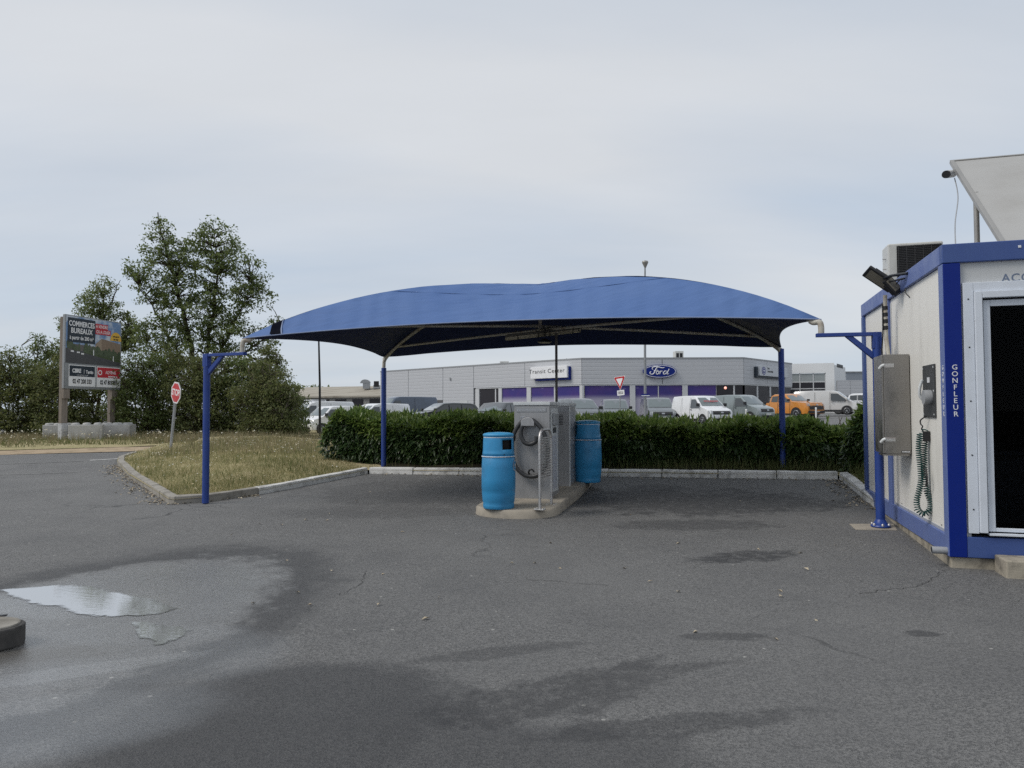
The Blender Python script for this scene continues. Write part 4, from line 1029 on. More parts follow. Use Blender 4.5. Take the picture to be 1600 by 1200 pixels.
for k in range(6):
    g_ = MB(); g_.box((x0+.10, -.005, 1.205-k*.018), (x0+.22, .0-.001, 1.212-k*.018)); g_.build('vent_slot', m_label, t)
g_ = MB(); T = plane((0, 0, 0), (1, 0, 0), (0, 0, 1))
hx = x0+.235
poly = [(hx-.10, 1.075), (hx+.10, 1.075), (hx+.10, 1.13)] + [(hx+.10*math.cos(a), 1.13+.075*math.sin(a)) for a in np.linspace(0, math.pi, 11)] + [(hx-.10, 1.13)]
g_.prism(poly, .13, plane((0, -.001, 0), (1, 0, 0), (0, 0, 1))); g_.build('hose_holder', m_cabinet, t, bevel=.008)
def arc(cx, cz, rx, rz_, a0, a1, n, y0, y1): return [(cx+rx*math.cos(R(a0+(a1-a0)*i/n)), y0+(y1-y0)*i/n, cz+rz_*math.sin(R(a0+(a1-a0)*i/n))) for i in range(n+1)]
g_ = MB()
path = arc(hx+.03, .735, .245, .42, 95, 420-360+360, 40, -.06, -.10)
loop1 = [(hx-.02, -.05, 1.19), (hx-.12, -.06, 1.12), (hx-.225, -.065, .95), (hx-.245, -.07, .72), (hx-.20, -.075, .50), (hx-.08, -.075, .375), (hx+.06, -.08, .345), (hx+.19, -.085, .40), (hx+.27, -.09, .56), (hx+.285, -.095, .75), (hx+.25, -.10, .95), (hx+.14, -.10, 1.11), (hx+.03, -.095, 1.165), (hx-.07, -.10, 1.10), (hx-.105, -.105, .96), (hx-.055, -.11, .845), (hx+.03, -.11, .815), (hx+.115, -.11, .85), (hx+.135, -.11, .93)]
pts = smooth(loop1, 10); rr = [.030 + (.0022 if i % 2 else 0) for i in range(len(pts))]
g_.tube(pts, rr, 10); g_.build('hose', m_rubber, t)
g_ = MB(); g_.tube(smooth([(hx+.0, -.02, .375), (hx+.0, -.07, .40), (hx+.02, -.09, .44), (hx+.06, -.09, .445), (hx+.085, -.08, .41)], 5), .013, 6); g_.build('hose_hook', m_black, t)
g_ = MB(); g_.tube([(hx-.235, -.069, .86), (hx-.226, -.067, .93)], .034, 10); g_.build('hose_cuff', m_black, t)
# right-hand side: coin panel and printed strip
YX = plane((x1, 0, 0), (0, 1, 0), (0, 0, 1))
g_ = MB(); g_.box((x1+.001, .05, .10), (x1+.008, .50, 1.33)); sp = g_.build('side_panel', m_cabtop, t, bevel=.003)
g_ = MB(); g_.box((x1+.008, .12, .14), (x1+.011, .42, .93)); g_.build('printed_strip', m_label, sp)
g_ = MB(); g_.box((x1+.008, .14, 1.08), (x1+.05, .40, 1.26)); g_.build('coin_unit', m_pvc, sp, bevel=.012)
g_ = MB(); g_.box((x1+.008, .18, .97), (x1+.02, .36, 1.05)); g_.build('coin_return', m_black, sp, bevel=.004)
p2 = gp(890, 763, .11); u2, v2_ = uv(p2)
t, x0, x1 = machine('ticket_machine', 'slimmer grey steel machine with perforated vents behind the vacuum machine', u2-.50, v2_, .50, .52, 1.37, False)
for k in range(7):
    g_ = MB(); g_.box((x0+.18, -.004, 1.02+k*.025), (x0+.40, -.001, 1.030+k*.025)); g_.build('vent_slot', m_black, t)
for rz0, nr in ((.98, 8), (.70, 4)):
    for a in range(nr):
        g_ = MB()
        for c in range(6): g_.box((x1+.001, .12+c*.045, rz0+a*.03), (x1+.004, .145+c*.045, rz0+.018+a*.03))
        g_.build('perforation', m_label, t)
g_ = MB(); g_.box((x0+.16, -.006, 1.22), (x1-.01, -.001, 1.30)); g_.build('name_plate', m_pvc, t)
g_ = MB(); g_.box((x1+.001, -.0, .02), (x1+.012, .03, 1.31)); g_.build('corner_strip', m_cabtop, t)

# mat-beating rack
pa, pb = gp(843.5, 797, .11), gp(861.5, 788.5, .11); d = pb-pa; L = d.length
t = thing('mat_rack', 'bent steel tube rack with a square wire grid for beating car mats', 'rack', ((pa+pb)/2).xy.to_3d() + Vector((0, 0, itop((pa+pb)/2))), math.atan2(d.y, d.x))
hw = L/2; g_ = MB(); topz = 1.06; r_ = .10
pts = [(-hw, 0, .005), (-hw, 0, topz-.16)] + [(-hw+.13-.13*math.cos(a), 0, topz-.16+.16*math.sin(a)) for a in np.linspace(0.2, math.pi/2, 6)] + [(hw-.13+.13*math.sin(a), 0, topz-.16+.16*math.cos(a)) for a in np.linspace(0, math.pi/2-.2, 6)] + [(hw, 0, topz-.16), (hw, 0, .005)]
g_.tube(pts, .019, 10); g_.build('tube_frame', m_steel, t)
g_ = MB(); nz_, nx_ = 15, 8; z0, z1 = .42, .95
gr = []
for k in range(nz_+1): z = z0+(z1-z0)*k/nz_; g_.box((-hw+.01, -.004, z-.008), (hw-.01, .004, z+.008))
for k in range(1, nx_): x = -hw+2*hw*k/nx_; g_.box((x-.008, -.006, z0), (x+.008, -.0045, z1))
g_.build('wire_grid', m_steel, t)
for s in (-1, 1):
    g_ = MB(); g_.box((s*hw-.055, -.07, 0), (s*hw+.055, .07, .009)); fp = g_.build('foot_plate', m_steel, t, bevel=.002)
    for sx_ in (-1, 1):
        for sy_ in (-1, 1):
            g_ = MB(); g_.lathe([(.010, .009), (.010, .018), (.004, .022)], 8, 0, Matrix.Translation((s*hw+sx_*.04, sy_*.052, 0))); g_.build('bolt', m_steel, fp)

# ------------------------------------------------------------------ kiosk
kx = thing('site_kiosk', 'white panelled site kiosk with blue steel frame and a dark glazed door', 'kiosk', K, -ANG)
KL, KD, zb, zt = 4.9, 4.2, .11, 3.035
def kb(name, mat, *bx, bevel=.006, parent=kx, label=None):
    g_ = MB()
    for a, b in bx: g_.box(a, b)
    o = g_.build(name, mat, parent, bevel=bevel)
    if label: o['label'] = label
    return o
kb('plinth', m_step, ((.02, .03, -.25), (KL-.02, KD-.03, zb-.004)), bevel=.01)
cw = .15
def post(x, y, wx, wy): return ((x, y, zb), (x+wx, y+wy, zt-.185))
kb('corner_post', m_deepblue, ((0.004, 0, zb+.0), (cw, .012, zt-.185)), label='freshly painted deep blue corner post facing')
kb('corner_post', m_fadelit, ((0, .012, zb), (cw, cw, zt-.185)))
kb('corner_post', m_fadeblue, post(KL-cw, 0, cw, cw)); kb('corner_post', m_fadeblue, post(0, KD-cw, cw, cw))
kb('corner_post', m_fadeblue, post(KL-cw, KD-cw, cw, cw)); kb('middle_post', m_fadelit, post(0, 2.38, .085, .085)); kb('middle_post', m_fadelit, post(0, 2.475, .085, .085))
kb('roof_beam', m_fadeblue, ((0, 0, zt-.18), (KL, .10, zt)), bevel=.008)
kb('roof_beam', m_fadelit, ((0, .101, zt-.18), (.10, 2.465, zt)), bevel=.008); kb('roof_beam', m_fadelit, ((0, 2.47, zt-.18), (.10, KD, zt)), bevel=.008)
kb('roof_beam', m_fadeblue, ((KL-.1, .101, zt-.18), (KL, KD-.1, zt)), ((.101, KD-.1, zt-.18), (KL, KD, zt)))
kb('beam_lip', m_fadeblue, ((cw, .045, zt-.25), (KL-cw, .06, zt-.18)), bevel=.002)
kb('beam_lip', m_fadelit, ((.045, cw, zt-.25), (.06, 2.38, zt-.18)), ((.045, 2.56, zt-.25), (.06, KD-cw, zt-.18)), bevel=.002)
kb('floor_beam', m_fadeblue, ((cw, .004, zb), (KL-cw, .10, zb+.19)), bevel=.006)
kb('floor_beam', m_fadelit, ((.004, cw, zb), (.10, 2.378, zb+.19)), bevel=.006); kb('floor_beam', m_fadelit, ((.004, 2.562, zb), (.10, KD-cw, zb+.19)), bevel=.006)
zf, zl = zb+.19, zt-.18
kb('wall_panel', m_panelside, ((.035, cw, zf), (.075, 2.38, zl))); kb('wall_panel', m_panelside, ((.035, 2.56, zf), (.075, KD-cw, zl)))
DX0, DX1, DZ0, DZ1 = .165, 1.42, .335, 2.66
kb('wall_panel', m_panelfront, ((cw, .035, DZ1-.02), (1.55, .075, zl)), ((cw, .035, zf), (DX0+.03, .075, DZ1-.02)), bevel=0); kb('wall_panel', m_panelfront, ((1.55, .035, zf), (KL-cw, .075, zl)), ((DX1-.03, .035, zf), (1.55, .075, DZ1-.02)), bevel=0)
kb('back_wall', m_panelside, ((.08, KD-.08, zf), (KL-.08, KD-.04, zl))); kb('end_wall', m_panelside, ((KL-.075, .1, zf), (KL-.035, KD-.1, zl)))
kb('roof_sheet', m_signgrey, ((.10, .10, zt-.06), (KL-.10, KD-.10, zt-.02))); kb('room_floor', m_floorin, ((.08, .08, zf-.03), (KL-.08, KD-.08, zf+.005)))
kb('room_lining', m_room, ((.078, .08, zf+.006), (.085, KD-.09, zl)), ((.086, KD-.09, zf+.006), (KL-.08, KD-.082, zl)), ((.086, .09, zl-.01), (KL-.08, KD-.09, zl-.001)), bevel=0)
kb('wall_bolt', m_black, *[((.030, y, zf+.045), (.036, y+.012, zf+.057)) for y in (.35, .8, 1.4, 2.0)], bevel=0)
kb('sill_strip', pbr('panel_strip', (.40, .42, .47), .5), ((.028, cw, zf), (.036, 2.38, zf+.03)), bevel=.001)
kb('conduit_strip', m_panelfront, ((.026, 2.33, zf), (.036, 2.372, zl-.05)), bevel=.004)
# door
df = kb('door_frame', m_doorwhite, ((DX0, -.004, DZ0), (DX0+.085, .036, DZ1)), ((DX1-.085, -.004, DZ0), (DX1, .036, DZ1)), ((DX0+.086, -.004, DZ1-.085), (DX1-.086, .036, DZ1)), bevel=.004)
kb('door_frame', m_doorwhite, ((DX0+.087, -.030, DZ0+.01), (DX0+.150, .034, DZ1-.087)), ((DX1-.150, -.030, DZ0+.01), (DX1-.087, .034, DZ1-.087)), ((DX0+.151, -.030, DZ1-.150), (DX1-.151, .034, DZ1-.087)), bevel=.005)
dl = kb('door', m_doorwhite, ((DX0+.165, .02, DZ0+.02), (DX0+.225, .06, DZ1-.165)), ((DX1-.225, .02, DZ0+.02), (DX1-.165, .06, DZ1-.165)), ((DX0+.226, .02, DZ1-.225), (DX1-.226, .06, DZ1-.165)), ((DX0+.226, .02, DZ0+.02), (DX1-.226, .06, DZ0+.055)), bevel=.005)
kb('glass_pane', m_glass, ((DX0+.226, .035, DZ0+.056), (DX1-.226, .041, DZ1-.226)), bevel=0, parent=dl)
kb('door_sill', m_doorwhite, ((DX0+.16, -.022, DZ0-.012), (DX1-.16, .03, DZ0+.008)), bevel=.003)
kb('door_gap', m_hole, ((DX0+.151, .012, DZ0+.01), (DX0+.164, .05, DZ1-.151)), bevel=0)
kb('frame_screw', m_black, *[((DX0+.035, -.007, z), (DX0+.047, -.0045, z+.012)) for z in (.55, 1.05, 1.55, 2.05, 2.5)], bevel=0)
kb('beam_screw', m_letter, ((.62, -.006, zt-.075), (.645, -.001, zt-.052)), bevel=.002)
text('door_sign', 'ACCUEIL', .105, plane((.72, .0345, DZ1+.030), (1, 0, 0), (0, 0, 1)), m_letblue, kx, 'CENTER', .0015, off=.001, spacing=1.1)
def vertical(word, T, x, z0, dz, size, parent, sx=1):
    for k, ch in enumerate(word):
        text('white_letter', ch, size, T @ Matrix.Translation((x, z0-k*dz, 0)), m_letter, parent, 'CENTER', .0012, off=.0004, sx=sx)
vertical('GONFLEUR', plane((0, -.0015, 0), (1, 0, 0), (0, 0, 1)), .082, 1.872, .0625, .066, kx, 1.0)
vertical('GONFLEUR', plane((-.0015, 0, 0), (0, -1, 0), (0, 0, 1)), -.062, 1.872, .0625, .062, kx, 1.0)
g_ = MB(); g_.tube([(.02, .075, .155), (-.13, .075, .155)], .034, 14, caps=False); g_.tube([(.02, .075, .155), (-.128, .075, .155)], .028, 14, mi=1); g_.build('drain_pipe', [m_pvc, m_hole], kx)
# things inside the room
def kthing(name, lab, cat, u, v, z, rz=0):
    p = loc(u, v, z); return thing(name, lab, cat, (p.x, p.y, z), -ANG+rz)
t = kthing('reception_desk', 'dark grey reception desk seen through the kiosk door', 'desk', .42, .95, zf+.005)
g_ = MB(); g_.box((0, 0, .70), (1.9, .7, .74)); g_.build('desktop', m_desk, t, bevel=.004)
g_ = MB(); g_.prism([(.06, 0), (1.8, 0), (1.8, .70), (.03, .70), (.07, .45), (.10, .25)], .03, plane((0, .10, 0), (1, 0, 0), (0, 0, 1))); g_.build('front_panel', m_desk, t)
g_ = MB(); g_.box((1.82, .05, 0), (1.86, .66, .70)); g_.box((.1, .3, 0), (.14, .66, .70)); g_.build('side_leg', m_desk, t)
t = kthing('office_chair', 'black high-backed office chair behind the reception desk', 'chair', .75, 2.0, zf+.005)
g_ = MB(); g_.lathe([(.05, 0), (.28, .06), (.05, .10), (.03, .42)], 14); g_.build('chair_base', m_black, t)
g_ = MB(); g_.box((-.25, -.25, .42), (.25, .25, .50)); g_.build('seat', m_black, t, bevel=.03)
g_ = MB(); g_.prism([(-.20, .5), (.20, .5), (.27, .9), (.22, 1.15), (0, 1.25), (-.22, 1.15), (-.27, .9)], .08, plane((0, .28, 0), (1, 0, 0), (0, 0, 1))); g_.build('backrest', m_black, t, bevel=.02)
t = kthing('desk_mug', 'small dark mug standing on the reception desk', 'mug', .55, 1.1, zf+.745)
g_ = MB(); g_.lathe([(.035, 0), (.038, .09), (.034, .09), (.03, .01)], 14); g_.tube([(.036, 0, .07), (.06, 0, .06), (.06, 0, .03), (.036, 0, .02)], .005, 6); g_.build('mug_body', m_pvc, t)
# step
p = gp(1573, 904); us, vs_ = uv(p)
t = thing('door_step', 'worn concrete step on the ground below the kiosk door', 'step', (p.x, p.y, 0), -ANG)
g_ = MB(); g_.box((0, 0, -.03), (1.25, -vs_-.005, .155)); g_.build('step_block', m_step, t, bevel=.012)
# sign board leaning on the roof
pbase = None
def kray(px, py, x):                       # point in kiosk frame on plane local x = const
    d = ray(px, py); o = CAM - K; dl_ = Vector((CA*d.x - SA*d.y, SA*d.x+CA*d.y, d.z)); ol = Vector((CA*o.x - SA*o.y, SA*o.x+CA*o.y, o.z))
    t_ = (x-ol.x)/dl_.x; return ol + dl_*t_
def kray_y(px, py, y):
    d = ray(px, py); o = CAM - K; dl_ = Vector((CA*d.x - SA*d.y, SA*d.x+CA*d.y, d.z)); ol = Vector((CA*o.x - SA*o.y, SA*o.x+CA*o.y, o.z))
    t_ = (y-ol.y)/dl_.y; return ol + dl_*t_
eb = kray_y(1563, 373, .35); et = kray(1489, 255, eb.x)
print('roof board', eb, et)
p = loc(eb.x, eb.y, zt); t = thing('roof_board', 'large plain grey board leaning back on tube legs on the kiosk roof', 'board', (p.x, p.y, zt), -ANG)
dv = et-eb; sl_ = Vector((0, dv.y, dv.z)); LB = sl_.length; sl_.normalize()
T = plane((0, 0, eb.z-zt), (1, 0, 0), sl_)
e2 = (eb.z-zt)/sl_.z*.9
g_ = MB(); g_.box((.012, -e2, 0), (3.0, LB-.0, .02), 0, T); g_.build('board_sheet', m_signgrey, t)
g_ = MB(); g_.box((-.03, -e2, -.015), (.010, LB+.004, .032), 0, T); g_.build('edge_tube', m_tubegrey, t, bevel=.004)
g_ = MB(); g_.box((-.03, LB+.005, -.012), (3.0, LB+.03, .03), 0, T); g_.build('edge_tube', m_tubegrey, t, bevel=.004)
lg = kray_y(1526, 345, eb.y + sl_.y*LB*.55); rel = lg - Vector((eb.x, eb.y, 0))
g_ = MB(); g_.tube([(rel.x, rel.y, -.05), (rel.x, rel.y, (sl_*LB*.56).z+eb.z-zt)], .028, 8); g_.build('support_leg', m_tubegrey, t)
g_ = MB(); g_.tube([(rel.x+2.4, rel.y, -.05), (rel.x+2.4, rel.y, (sl_*LB*.54).z+eb.z-zt)], .028, 8); g_.build('support_leg', m_tubegrey, t)
# bullet camera at the board corner
pc = loc(et.x, et.y); q = kray(1482, 272, et.x-.06); pw = loc(q.x, q.y)
t = thing('security_camera', 'small white bullet camera with black lens clamped to the roof board corner', 'camera', (pw.x, pw.y, K.z+q.z), -ANG+R(-35))
g_ = MB(); T = Matrix.Rotation(R(14), 4, 'X'); g_.tube([T @ Vector((0, -.05, 0)), T @ Vector((0, .13, 0))], .045, 14); g_.build('camera_body', m_white, t, bevel=0)
g_ = MB(); g_.tube([T @ Vector((0, -.085, 0)), T @ Vector((0, -.049, 0))], .043, 14); g_.build('lens', m_black, t)
g_ = MB(); g_.tube([(0, .08, .03), (.05, .13, .07), (.12, .16, .06)], .018, 8); g_.cbox((.12, .16, -.03), (.05, .05, .12)); g_.build('clamp', m_tubegrey, t)
g_ = MB(); e_ = kray_y(1493, 376, .25); dd = loc(e_.x, e_.y, zt) - Vector((pw.x, pw.y, K.z+q.z)); rr_ = Matrix.Rotation(-(-ANG+R(-35)), 3, 'Z'); dd = rr_ @ dd
g_.tube(smooth([(.02, .12, -.03), Vector(dd)*.35+Vector((.05, .06, 0)), Vector(dd)*.7+Vector((.01, .02, 0)), dd], 6), .006, 5); g_.build('cable', m_pvc, t)
# air conditioner
a0 = kray_y(1387, 381, 2.35); a1 = kray_y(1474, 374, 2.35); aw = a1.x-a0.x
pz = zt-.05; p = loc(a0.x, 2.35)
t = thing('air_conditioner', 'white outdoor air conditioner with black coil standing on the kiosk roof', 'air conditioner', (p.x, p.y, pz), -ANG)
ah = a0.z - pz; g_ = MB(); g_.box((0, .006, .08), (aw, .34, ah)); g_.build('casing', m_acwhite, t, bevel=.018)
g_ = MB(); g_.box((.10, -.001, .10), (aw-.02, .005, ah-.035)); g_.build('coil', m_coil, t)
g_ = MB()
for k in range(20): z = .11+(ah-.16)*k/19; g_.box((.10, -.008, z), (aw-.025, -.003, z+.005))
for k in range(6): x = .115+(aw-.16)*k/5; g_.box((x, -.012, .10), (x+.006, -.0085, ah-.035))
g_.build('coil_guard', m_fin, t)
g_ = MB(); g_.cbox((-.02, .17, .16), (.05, .16, .12)); g_.build('valve_cover', m_acwhite, t, bevel=.01)
g_ = MB()
for z in (ah-.17, ah-.30): g_.tube([(0, .12, z), (-.04, .12, z)], .008, 6)
g_.build('valve', m_steel, t)
g_ = MB()
for x in (.05, aw-.08): g_.box((x, .0, 0), (x+.04, .36, .079))
g_.build('foot_rail', m_black, t)
# flood lights at the roof edge
def flood(name, lab, px, py, y, xax, nrm, L_, W2_):
    q = kray_y(px, py, y); p = loc(q.x, q.y, 0); p.z = K.z+q.z
    t = thing(name, lab, 'floodlight', p, -ANG)
    x = Vector(xax).normalized(); yv = -(Vector(nrm) - x*Vector(nrm).dot(x)).normalized(); z = x.cross(yv)
    T = Matrix((x, yv, z)).transposed().to_4x4()
    g_ = MB(); g_.box((-L_/2, -.022, -W2_/2), (L_/2, .022, W2_/2), 0, T); g_.build('housing', m_black, t, bevel=.01)
    g_ = MB(); g_.box((-L_*.40, -.026, -W2_*.36), (L_*.30, -.0225, W2_*.36), 0, T); g_.build('lens', m_ledglass, t)
    g_ = MB()
    for k in range(5): g_.box((-L_*.30, .0225, -W2_*.4+k*W2_*.18), (L_*.40, .055, -W2_*.4+k*W2_*.18+.010), 0, T)
    g_.build('cooling_fin', m_black, t)
    return t, p
t, p = flood('flood_light', 'larger black LED floodlight tilted down on an arm at the kiosk roof edge', 1374, 436, 1.80, (.78, 0, -.62), (-.45, -.55, -.60), .36, .17)
q0 = kray_y(1418, 427, 1.30); inv = Vector((q0.x, q0.y, K.z+q0.z)); Lp = kray_y(1374, 436, 1.80); w0 = Vector((q0.x-Lp.x, q0.y-Lp.y, q0.z-Lp.z))
g_ = MB(); g_.tube([(.02, 0, .0), w0*.45+Vector((0, 0, .01)), w0], .016, 6); g_.tube([(.04, 0, -.05), w0*.9+Vector((0, 0, -.05))], .010, 6); g_.build('arm', m_black, t)
t, p = flood('flood_light', 'smaller black floodlight facing down beside the larger one', 1395, 447, 1.70, (.62, 0, -.78), (.70, -.45, -.50), .22, .13)
g_ = MB(); g_.tube(smooth([(.02, .02, .0), (.07, -.10, .06), (.09, -.2, -.02), (.08, -.25, -.12), (.12, -.32, -.2)], 5), .006, 5); g_.build('cable', m_black, t)
# conduit pipe with black tape
ca = kray_y(1386, 455, 2.0); cb = kray_y(1387, 522, 2.0); 
p = loc(-.05, 2.0, 0)
t = thing('conduit_pipe', 'white conduit pipe bound with black tape rising from the steel box', 'pipe', (p.x, p.y, 2.0), -ANG)
x_ = -.10
zA, zB = 2.74, 1.86
g_ = MB(); g_.tube(smooth([(x_+.05, 0, zA+.12-2), (x_+.05, 0, 2.45-2), (x_+.055, -.02, 2.25-2), (x_+.07, -.10, 2.0-2), (x_+.08, -.22, zB-2.02)], 6), .024, 10); g_.build('pipe_body', m_galv, t)
for z in (2.68, 2.60, 2.52, 2.44):
    g_ = MB(); g_.tube([(x_+.05, -.003, z-2.0), (x_+.05, -.003, z-1.955)], .028, 10); g_.build('tape_band', m_black, t)
g_ = MB(); g_.tube(smooth([(x_+.02, .0, .75), (x_+.015, -.01, .4), (x_+.0, -.02, .15), (x_+.03, -.06, -.05), (x_+.06, -.2, -.12)], 6), .008, 6); g_.build('black_cable', m_black, t)
# stainless box beside the post
c0 = gp(1376, 824)
q_f = kray(1378, 715, -.30)
uB, vB = uv(c0); print('post uv', uB, vB)
bw, bd, bh = .33, .44, 1.14
bv = vB-.62; bl = kray_y(1378.5, 640, bv); p = loc(bl.x, bv); ztop = kray_y(1378, 554, bv).z; zbot = kray_y(1378, 709, bv).z
wx_ = kray_y(1422.5, 640, bv).x - bl.x
t = thing('steel_cabinet', 'stainless steel wall cabinet with latches fixed between post and kiosk wall', 'cabinet', (p.x, p.y, zbot), -ANG)
bh = ztop-zbot
g_ = MB(); g_.box((.022, 0, 0), (wx_, bd, bh)); g_.build('cabinet_body', m_stainless, t, bevel=.006)
g_ = MB(); g_.box((0, .004, .004), (.021, bd, bh-.004)); dr = g_.build('cabinet_door', m_stainless, t, bevel=.005)
for z in (.16, bh-.13):
    g_ = MB(); g_.box((.022, -.005, z-.02), (.13, -.001, z+.025)); hg = g_.build('latch_plate', m_steel, t, bevel=.002)
    g_ = MB(); g_.tube([(-.02, .01, z-.03), (.0, -.012, z), (.025, -.012, z+.012)], .016, 8); g_.build('latch', m_cabtop, hg)
g_ = MB(); g_.box((wx_-.10, -.003, .012), (wx_-.01, -.001, .038)); g_.build('maker_plate', m_black, t)
g_ = MB()
for k in range(6): xx = wx_-.092+k*.0135; g_.box((xx, -.0045, .018), (xx+.009, -.003, .033))
g_.build('worn_print', m_letter, t)
g_ = MB(); g_.box((-.005, .0, -.02), (wx_-.02, bd*.5, -.001)); g_.build('drip_edge', m_stainless, t)
# inflator plate on the wall
ia = kray(1443, 571, .03); ib = kray(1463, 651, .03); y0, y1 = ib.y, ia.y
za = kray(1453, 570, .03).z; zb_ = kray(1455, 652, .03).z
p = loc(0, (y0+y1)/2); t = thing('tyre_inflator', 'dark inflator plate with a gauge and handle on the left kiosk wall', 'inflator', (p.x, p.y, zb_), -ANG)
hw = (y1-y0)/2; hh = za-zb_
g_ = MB(); g_.box((.018, -hw, 0), (.034, hw, hh)); g_.build('back_plate', m_gauge, t, bevel=.003)
g_ = MB(); g_.tube([(.018, -.08, hh*.38), (-.05, -.08, hh*.38)], .075, 18); g_.build('gauge', m_pvc, t)
g_ = MB(); g_.tube(smooth([(.0, .05, hh*.30), (-.045, .06, hh*.40), (-.05, .05, hh*.55), (-.03, .03, hh*.72)], 5), .014, 8); g_.build('handle', m_cabtop, t)
g_ = MB(); g_.box((.012, -.06, hh*.66), (.0175, .02, hh*.76)); g_.build('notice', m_letter, t)
for yy in (-hw+.02, hw-.02):
    for z in (.03, hh*.5, hh-.03):
        g_ = MB(); g_.box((.013, yy-.008, z-.008), (.0175, yy+.008, z+.008)); g_.build('screw', m_cabtop, t)
# spiral hose hung on the wall
top_ = kray(1450, 652, .0); bot = kray(1444, 806, .0); midy = (top_.y+bot.y)/2-.03
p = loc(0, midy); zt_h, zb_h = top_.z, bot.z
t = thing('spiral_hose', 'coiled dark green air hose hanging in a long loop below the inflator', 'hose', (p.x, p.y, zb_h), -ANG)
Hh = zt_h-zb_h
cl_ = smooth([(-.03, .01, Hh*.88), (-.035, .03, Hh*.74), (-.04, .03, Hh*.55), (-.045, .02, Hh*.40), (-.03, .02, Hh*.28), (-.0, .0, Hh*.16), (-.01, -.0, Hh*.08), (-.055, .0, Hh*.035), (-.11, .0, Hh*.07), (-.125, .0, Hh*.16), (-.10, .0, Hh*.27), (-.08, .0, Hh*.38), (-.085, .0, Hh*.52), (-.095, .0, Hh*.68), (-.08, .0, Hh*.84)], 10)
cl_ = [p+Vector((.025, 0, 0)) for p in cl_]
def helix(cpts, rad, turns, n):
    P = [Vector(p) for p in cpts]; cum = [0]
    for a, b in zip(P[:-1], P[1:]): cum.append(cum[-1]+(b-a).length)
    out = []; T_ = cum[-1]
    for i in range(n):
        s = T_*i/(n-1); j = max(k for k in range(len(P)-1) if cum[k] <= s+1e-9); f = (s-cum[j])/max(cum[j+1]-cum[j], 1e-9)
        c = P[j].lerp(P[j+1], f); tg = (P[j+1]-P[j]).normalized(); e1 = tg.cross(Vector((1, 0, 0))).normalized(); e2 = tg.cross(e1)
        a = 2*math.pi*turns*i/(n-1); out.append(c + (e1*math.cos(a)+e2*math.sin(a)*.75)*rad)
    return out
g_ = MB(); g_.tube(helix(cl_, .034, 76, 1250), .0060, 5); g_.build('coil', m_green, t)
g_ = MB(); g_.tube(smooth([(.0, -.02, Hh*.97+.04), (-.03, .07, Hh*.97), (-.03, .07, Hh*.93), (-.03, .0, Hh*.91), (-.03, .04, Hh*.88), (-.02, -.01, Hh*.85)], 6), .007, 6); g_.build('hose_tail', m_black, t)
g_ = MB(); g_.tube(smooth([(-.03, -.08, Hh*.50), (-.03, -.12, Hh*.42), (-.03, -.11, Hh*.36), (-.03, -.08, Hh*.32)], 6), .009, 6); g_.build('nozzle', m_black, t)
g_ = MB(); g_.box((-.03, -.03, Hh*.76), (.03, -.0, Hh*.86)); g_.build('hanger', m_black, t)
# ------------------------------------------------------------------ advertising board
def vsect(px, py, a, b):                   # ray against the vertical plane through ground points a, b -> (s, z)
    d = ray(px, py); n = Vector((-(b.y-a.y), b.x-a.x, 0)).normalized(); t_ = (a-CAM).dot(n)/d.dot(n); p = CAM+d*t_
    e_ = Vector((b.x-a.x, b.y-a.y, 0)).normalized(); return (p-Vector((a.x, a.y, 0))).xy.dot(e_.xy), p.z
A_ = gy(99, 29.0); Bq = gy(188, 32.0)
wB = (Bq-A_).xy.length; rzB = math.atan2(Bq.y-A_.y, Bq.x-A_.x); zg = A_.z
bb = thing('advertising_board', 'large property advertising board on two timber posts beside the road', 'billboard', (A_.x, A_.y, 0), rzB)
s0, zt0 = vsect(99, 490, A_, Bq); s1, zb0 = vsect(105, 607, A_, Bq)
BW, Z0, Z1 = wB, zb0, zt0
g_ = MB(); g_.box((0, 0, Z0), (BW, .10, Z1)); g_.build('panel', m_signback, bb, bevel=.01)
def P(u, w): return (u*BW, Z0+(Z1-Z0)*w)
FP = plane((0, 0, 0), (1, 0, 0), (0, 0, 1))
def flat(name, poly, mat, y, par=bb):
    g_ = MB(); g_.add([(P(u, w)[0], -y, P(u, w)[1]) for u, w in poly], [tuple(range(len(poly)))]); return g_.build(name, mat, par, recalc=False)
def rect(u0, w0, u1, w1): return [(u0, w0), (u1, w0), (u1, w1), (u0, w1)]
def skyprint():
    m, nt, b = nmat('print_sky'); n = noise(nt, 1.6, 5, .6)
    nt.links.new(mixc(nt, mrange(nt, n, .45, .62), (.16, .27, .47), (.55, .60, .68)), b.inputs['Base Color']); b.inputs['Roughness'].default_value = .5; return m
flat('printed_sky', rect(.02, .33, .98, .985), skyprint(), .003)
flat('printed_ground', [(.02, .335), (.98, .335), (.98, .42), (.45, .50), (.02, .55)], pbr('print_road', (.075, .075, .08), .5), .005)
flat('printed_grass', [(.30, .505), (.98, .40), (.98, .47), (.45, .53)], pbr('print_verge', (.06, .085, .03), .5), .006)
flat('printed_building', [(.52, .50), (.63, .49), (.98, .43), (.98, .675), (.63, .725), (.52, .64)], pbr('print_facade', (.26, .19, .135), .5, dirt=(.17, .12, .085), dirt_amt=.9, scale=6, sc3=(6, 1, .6)), .007)
flat('printed_building', [(.06, .53), (.52, .51), (.52, .60), (.06, .615)], pbr('print_far_building', (.14, .125, .115), .5), .0065)
flat('printed_building', [(.52, .51), (.63, .50), (.63, .722), (.52, .638)], pbr('print_facade_light', (.34, .26, .19), .5), .008)
g_ = MB(); tr_ = []
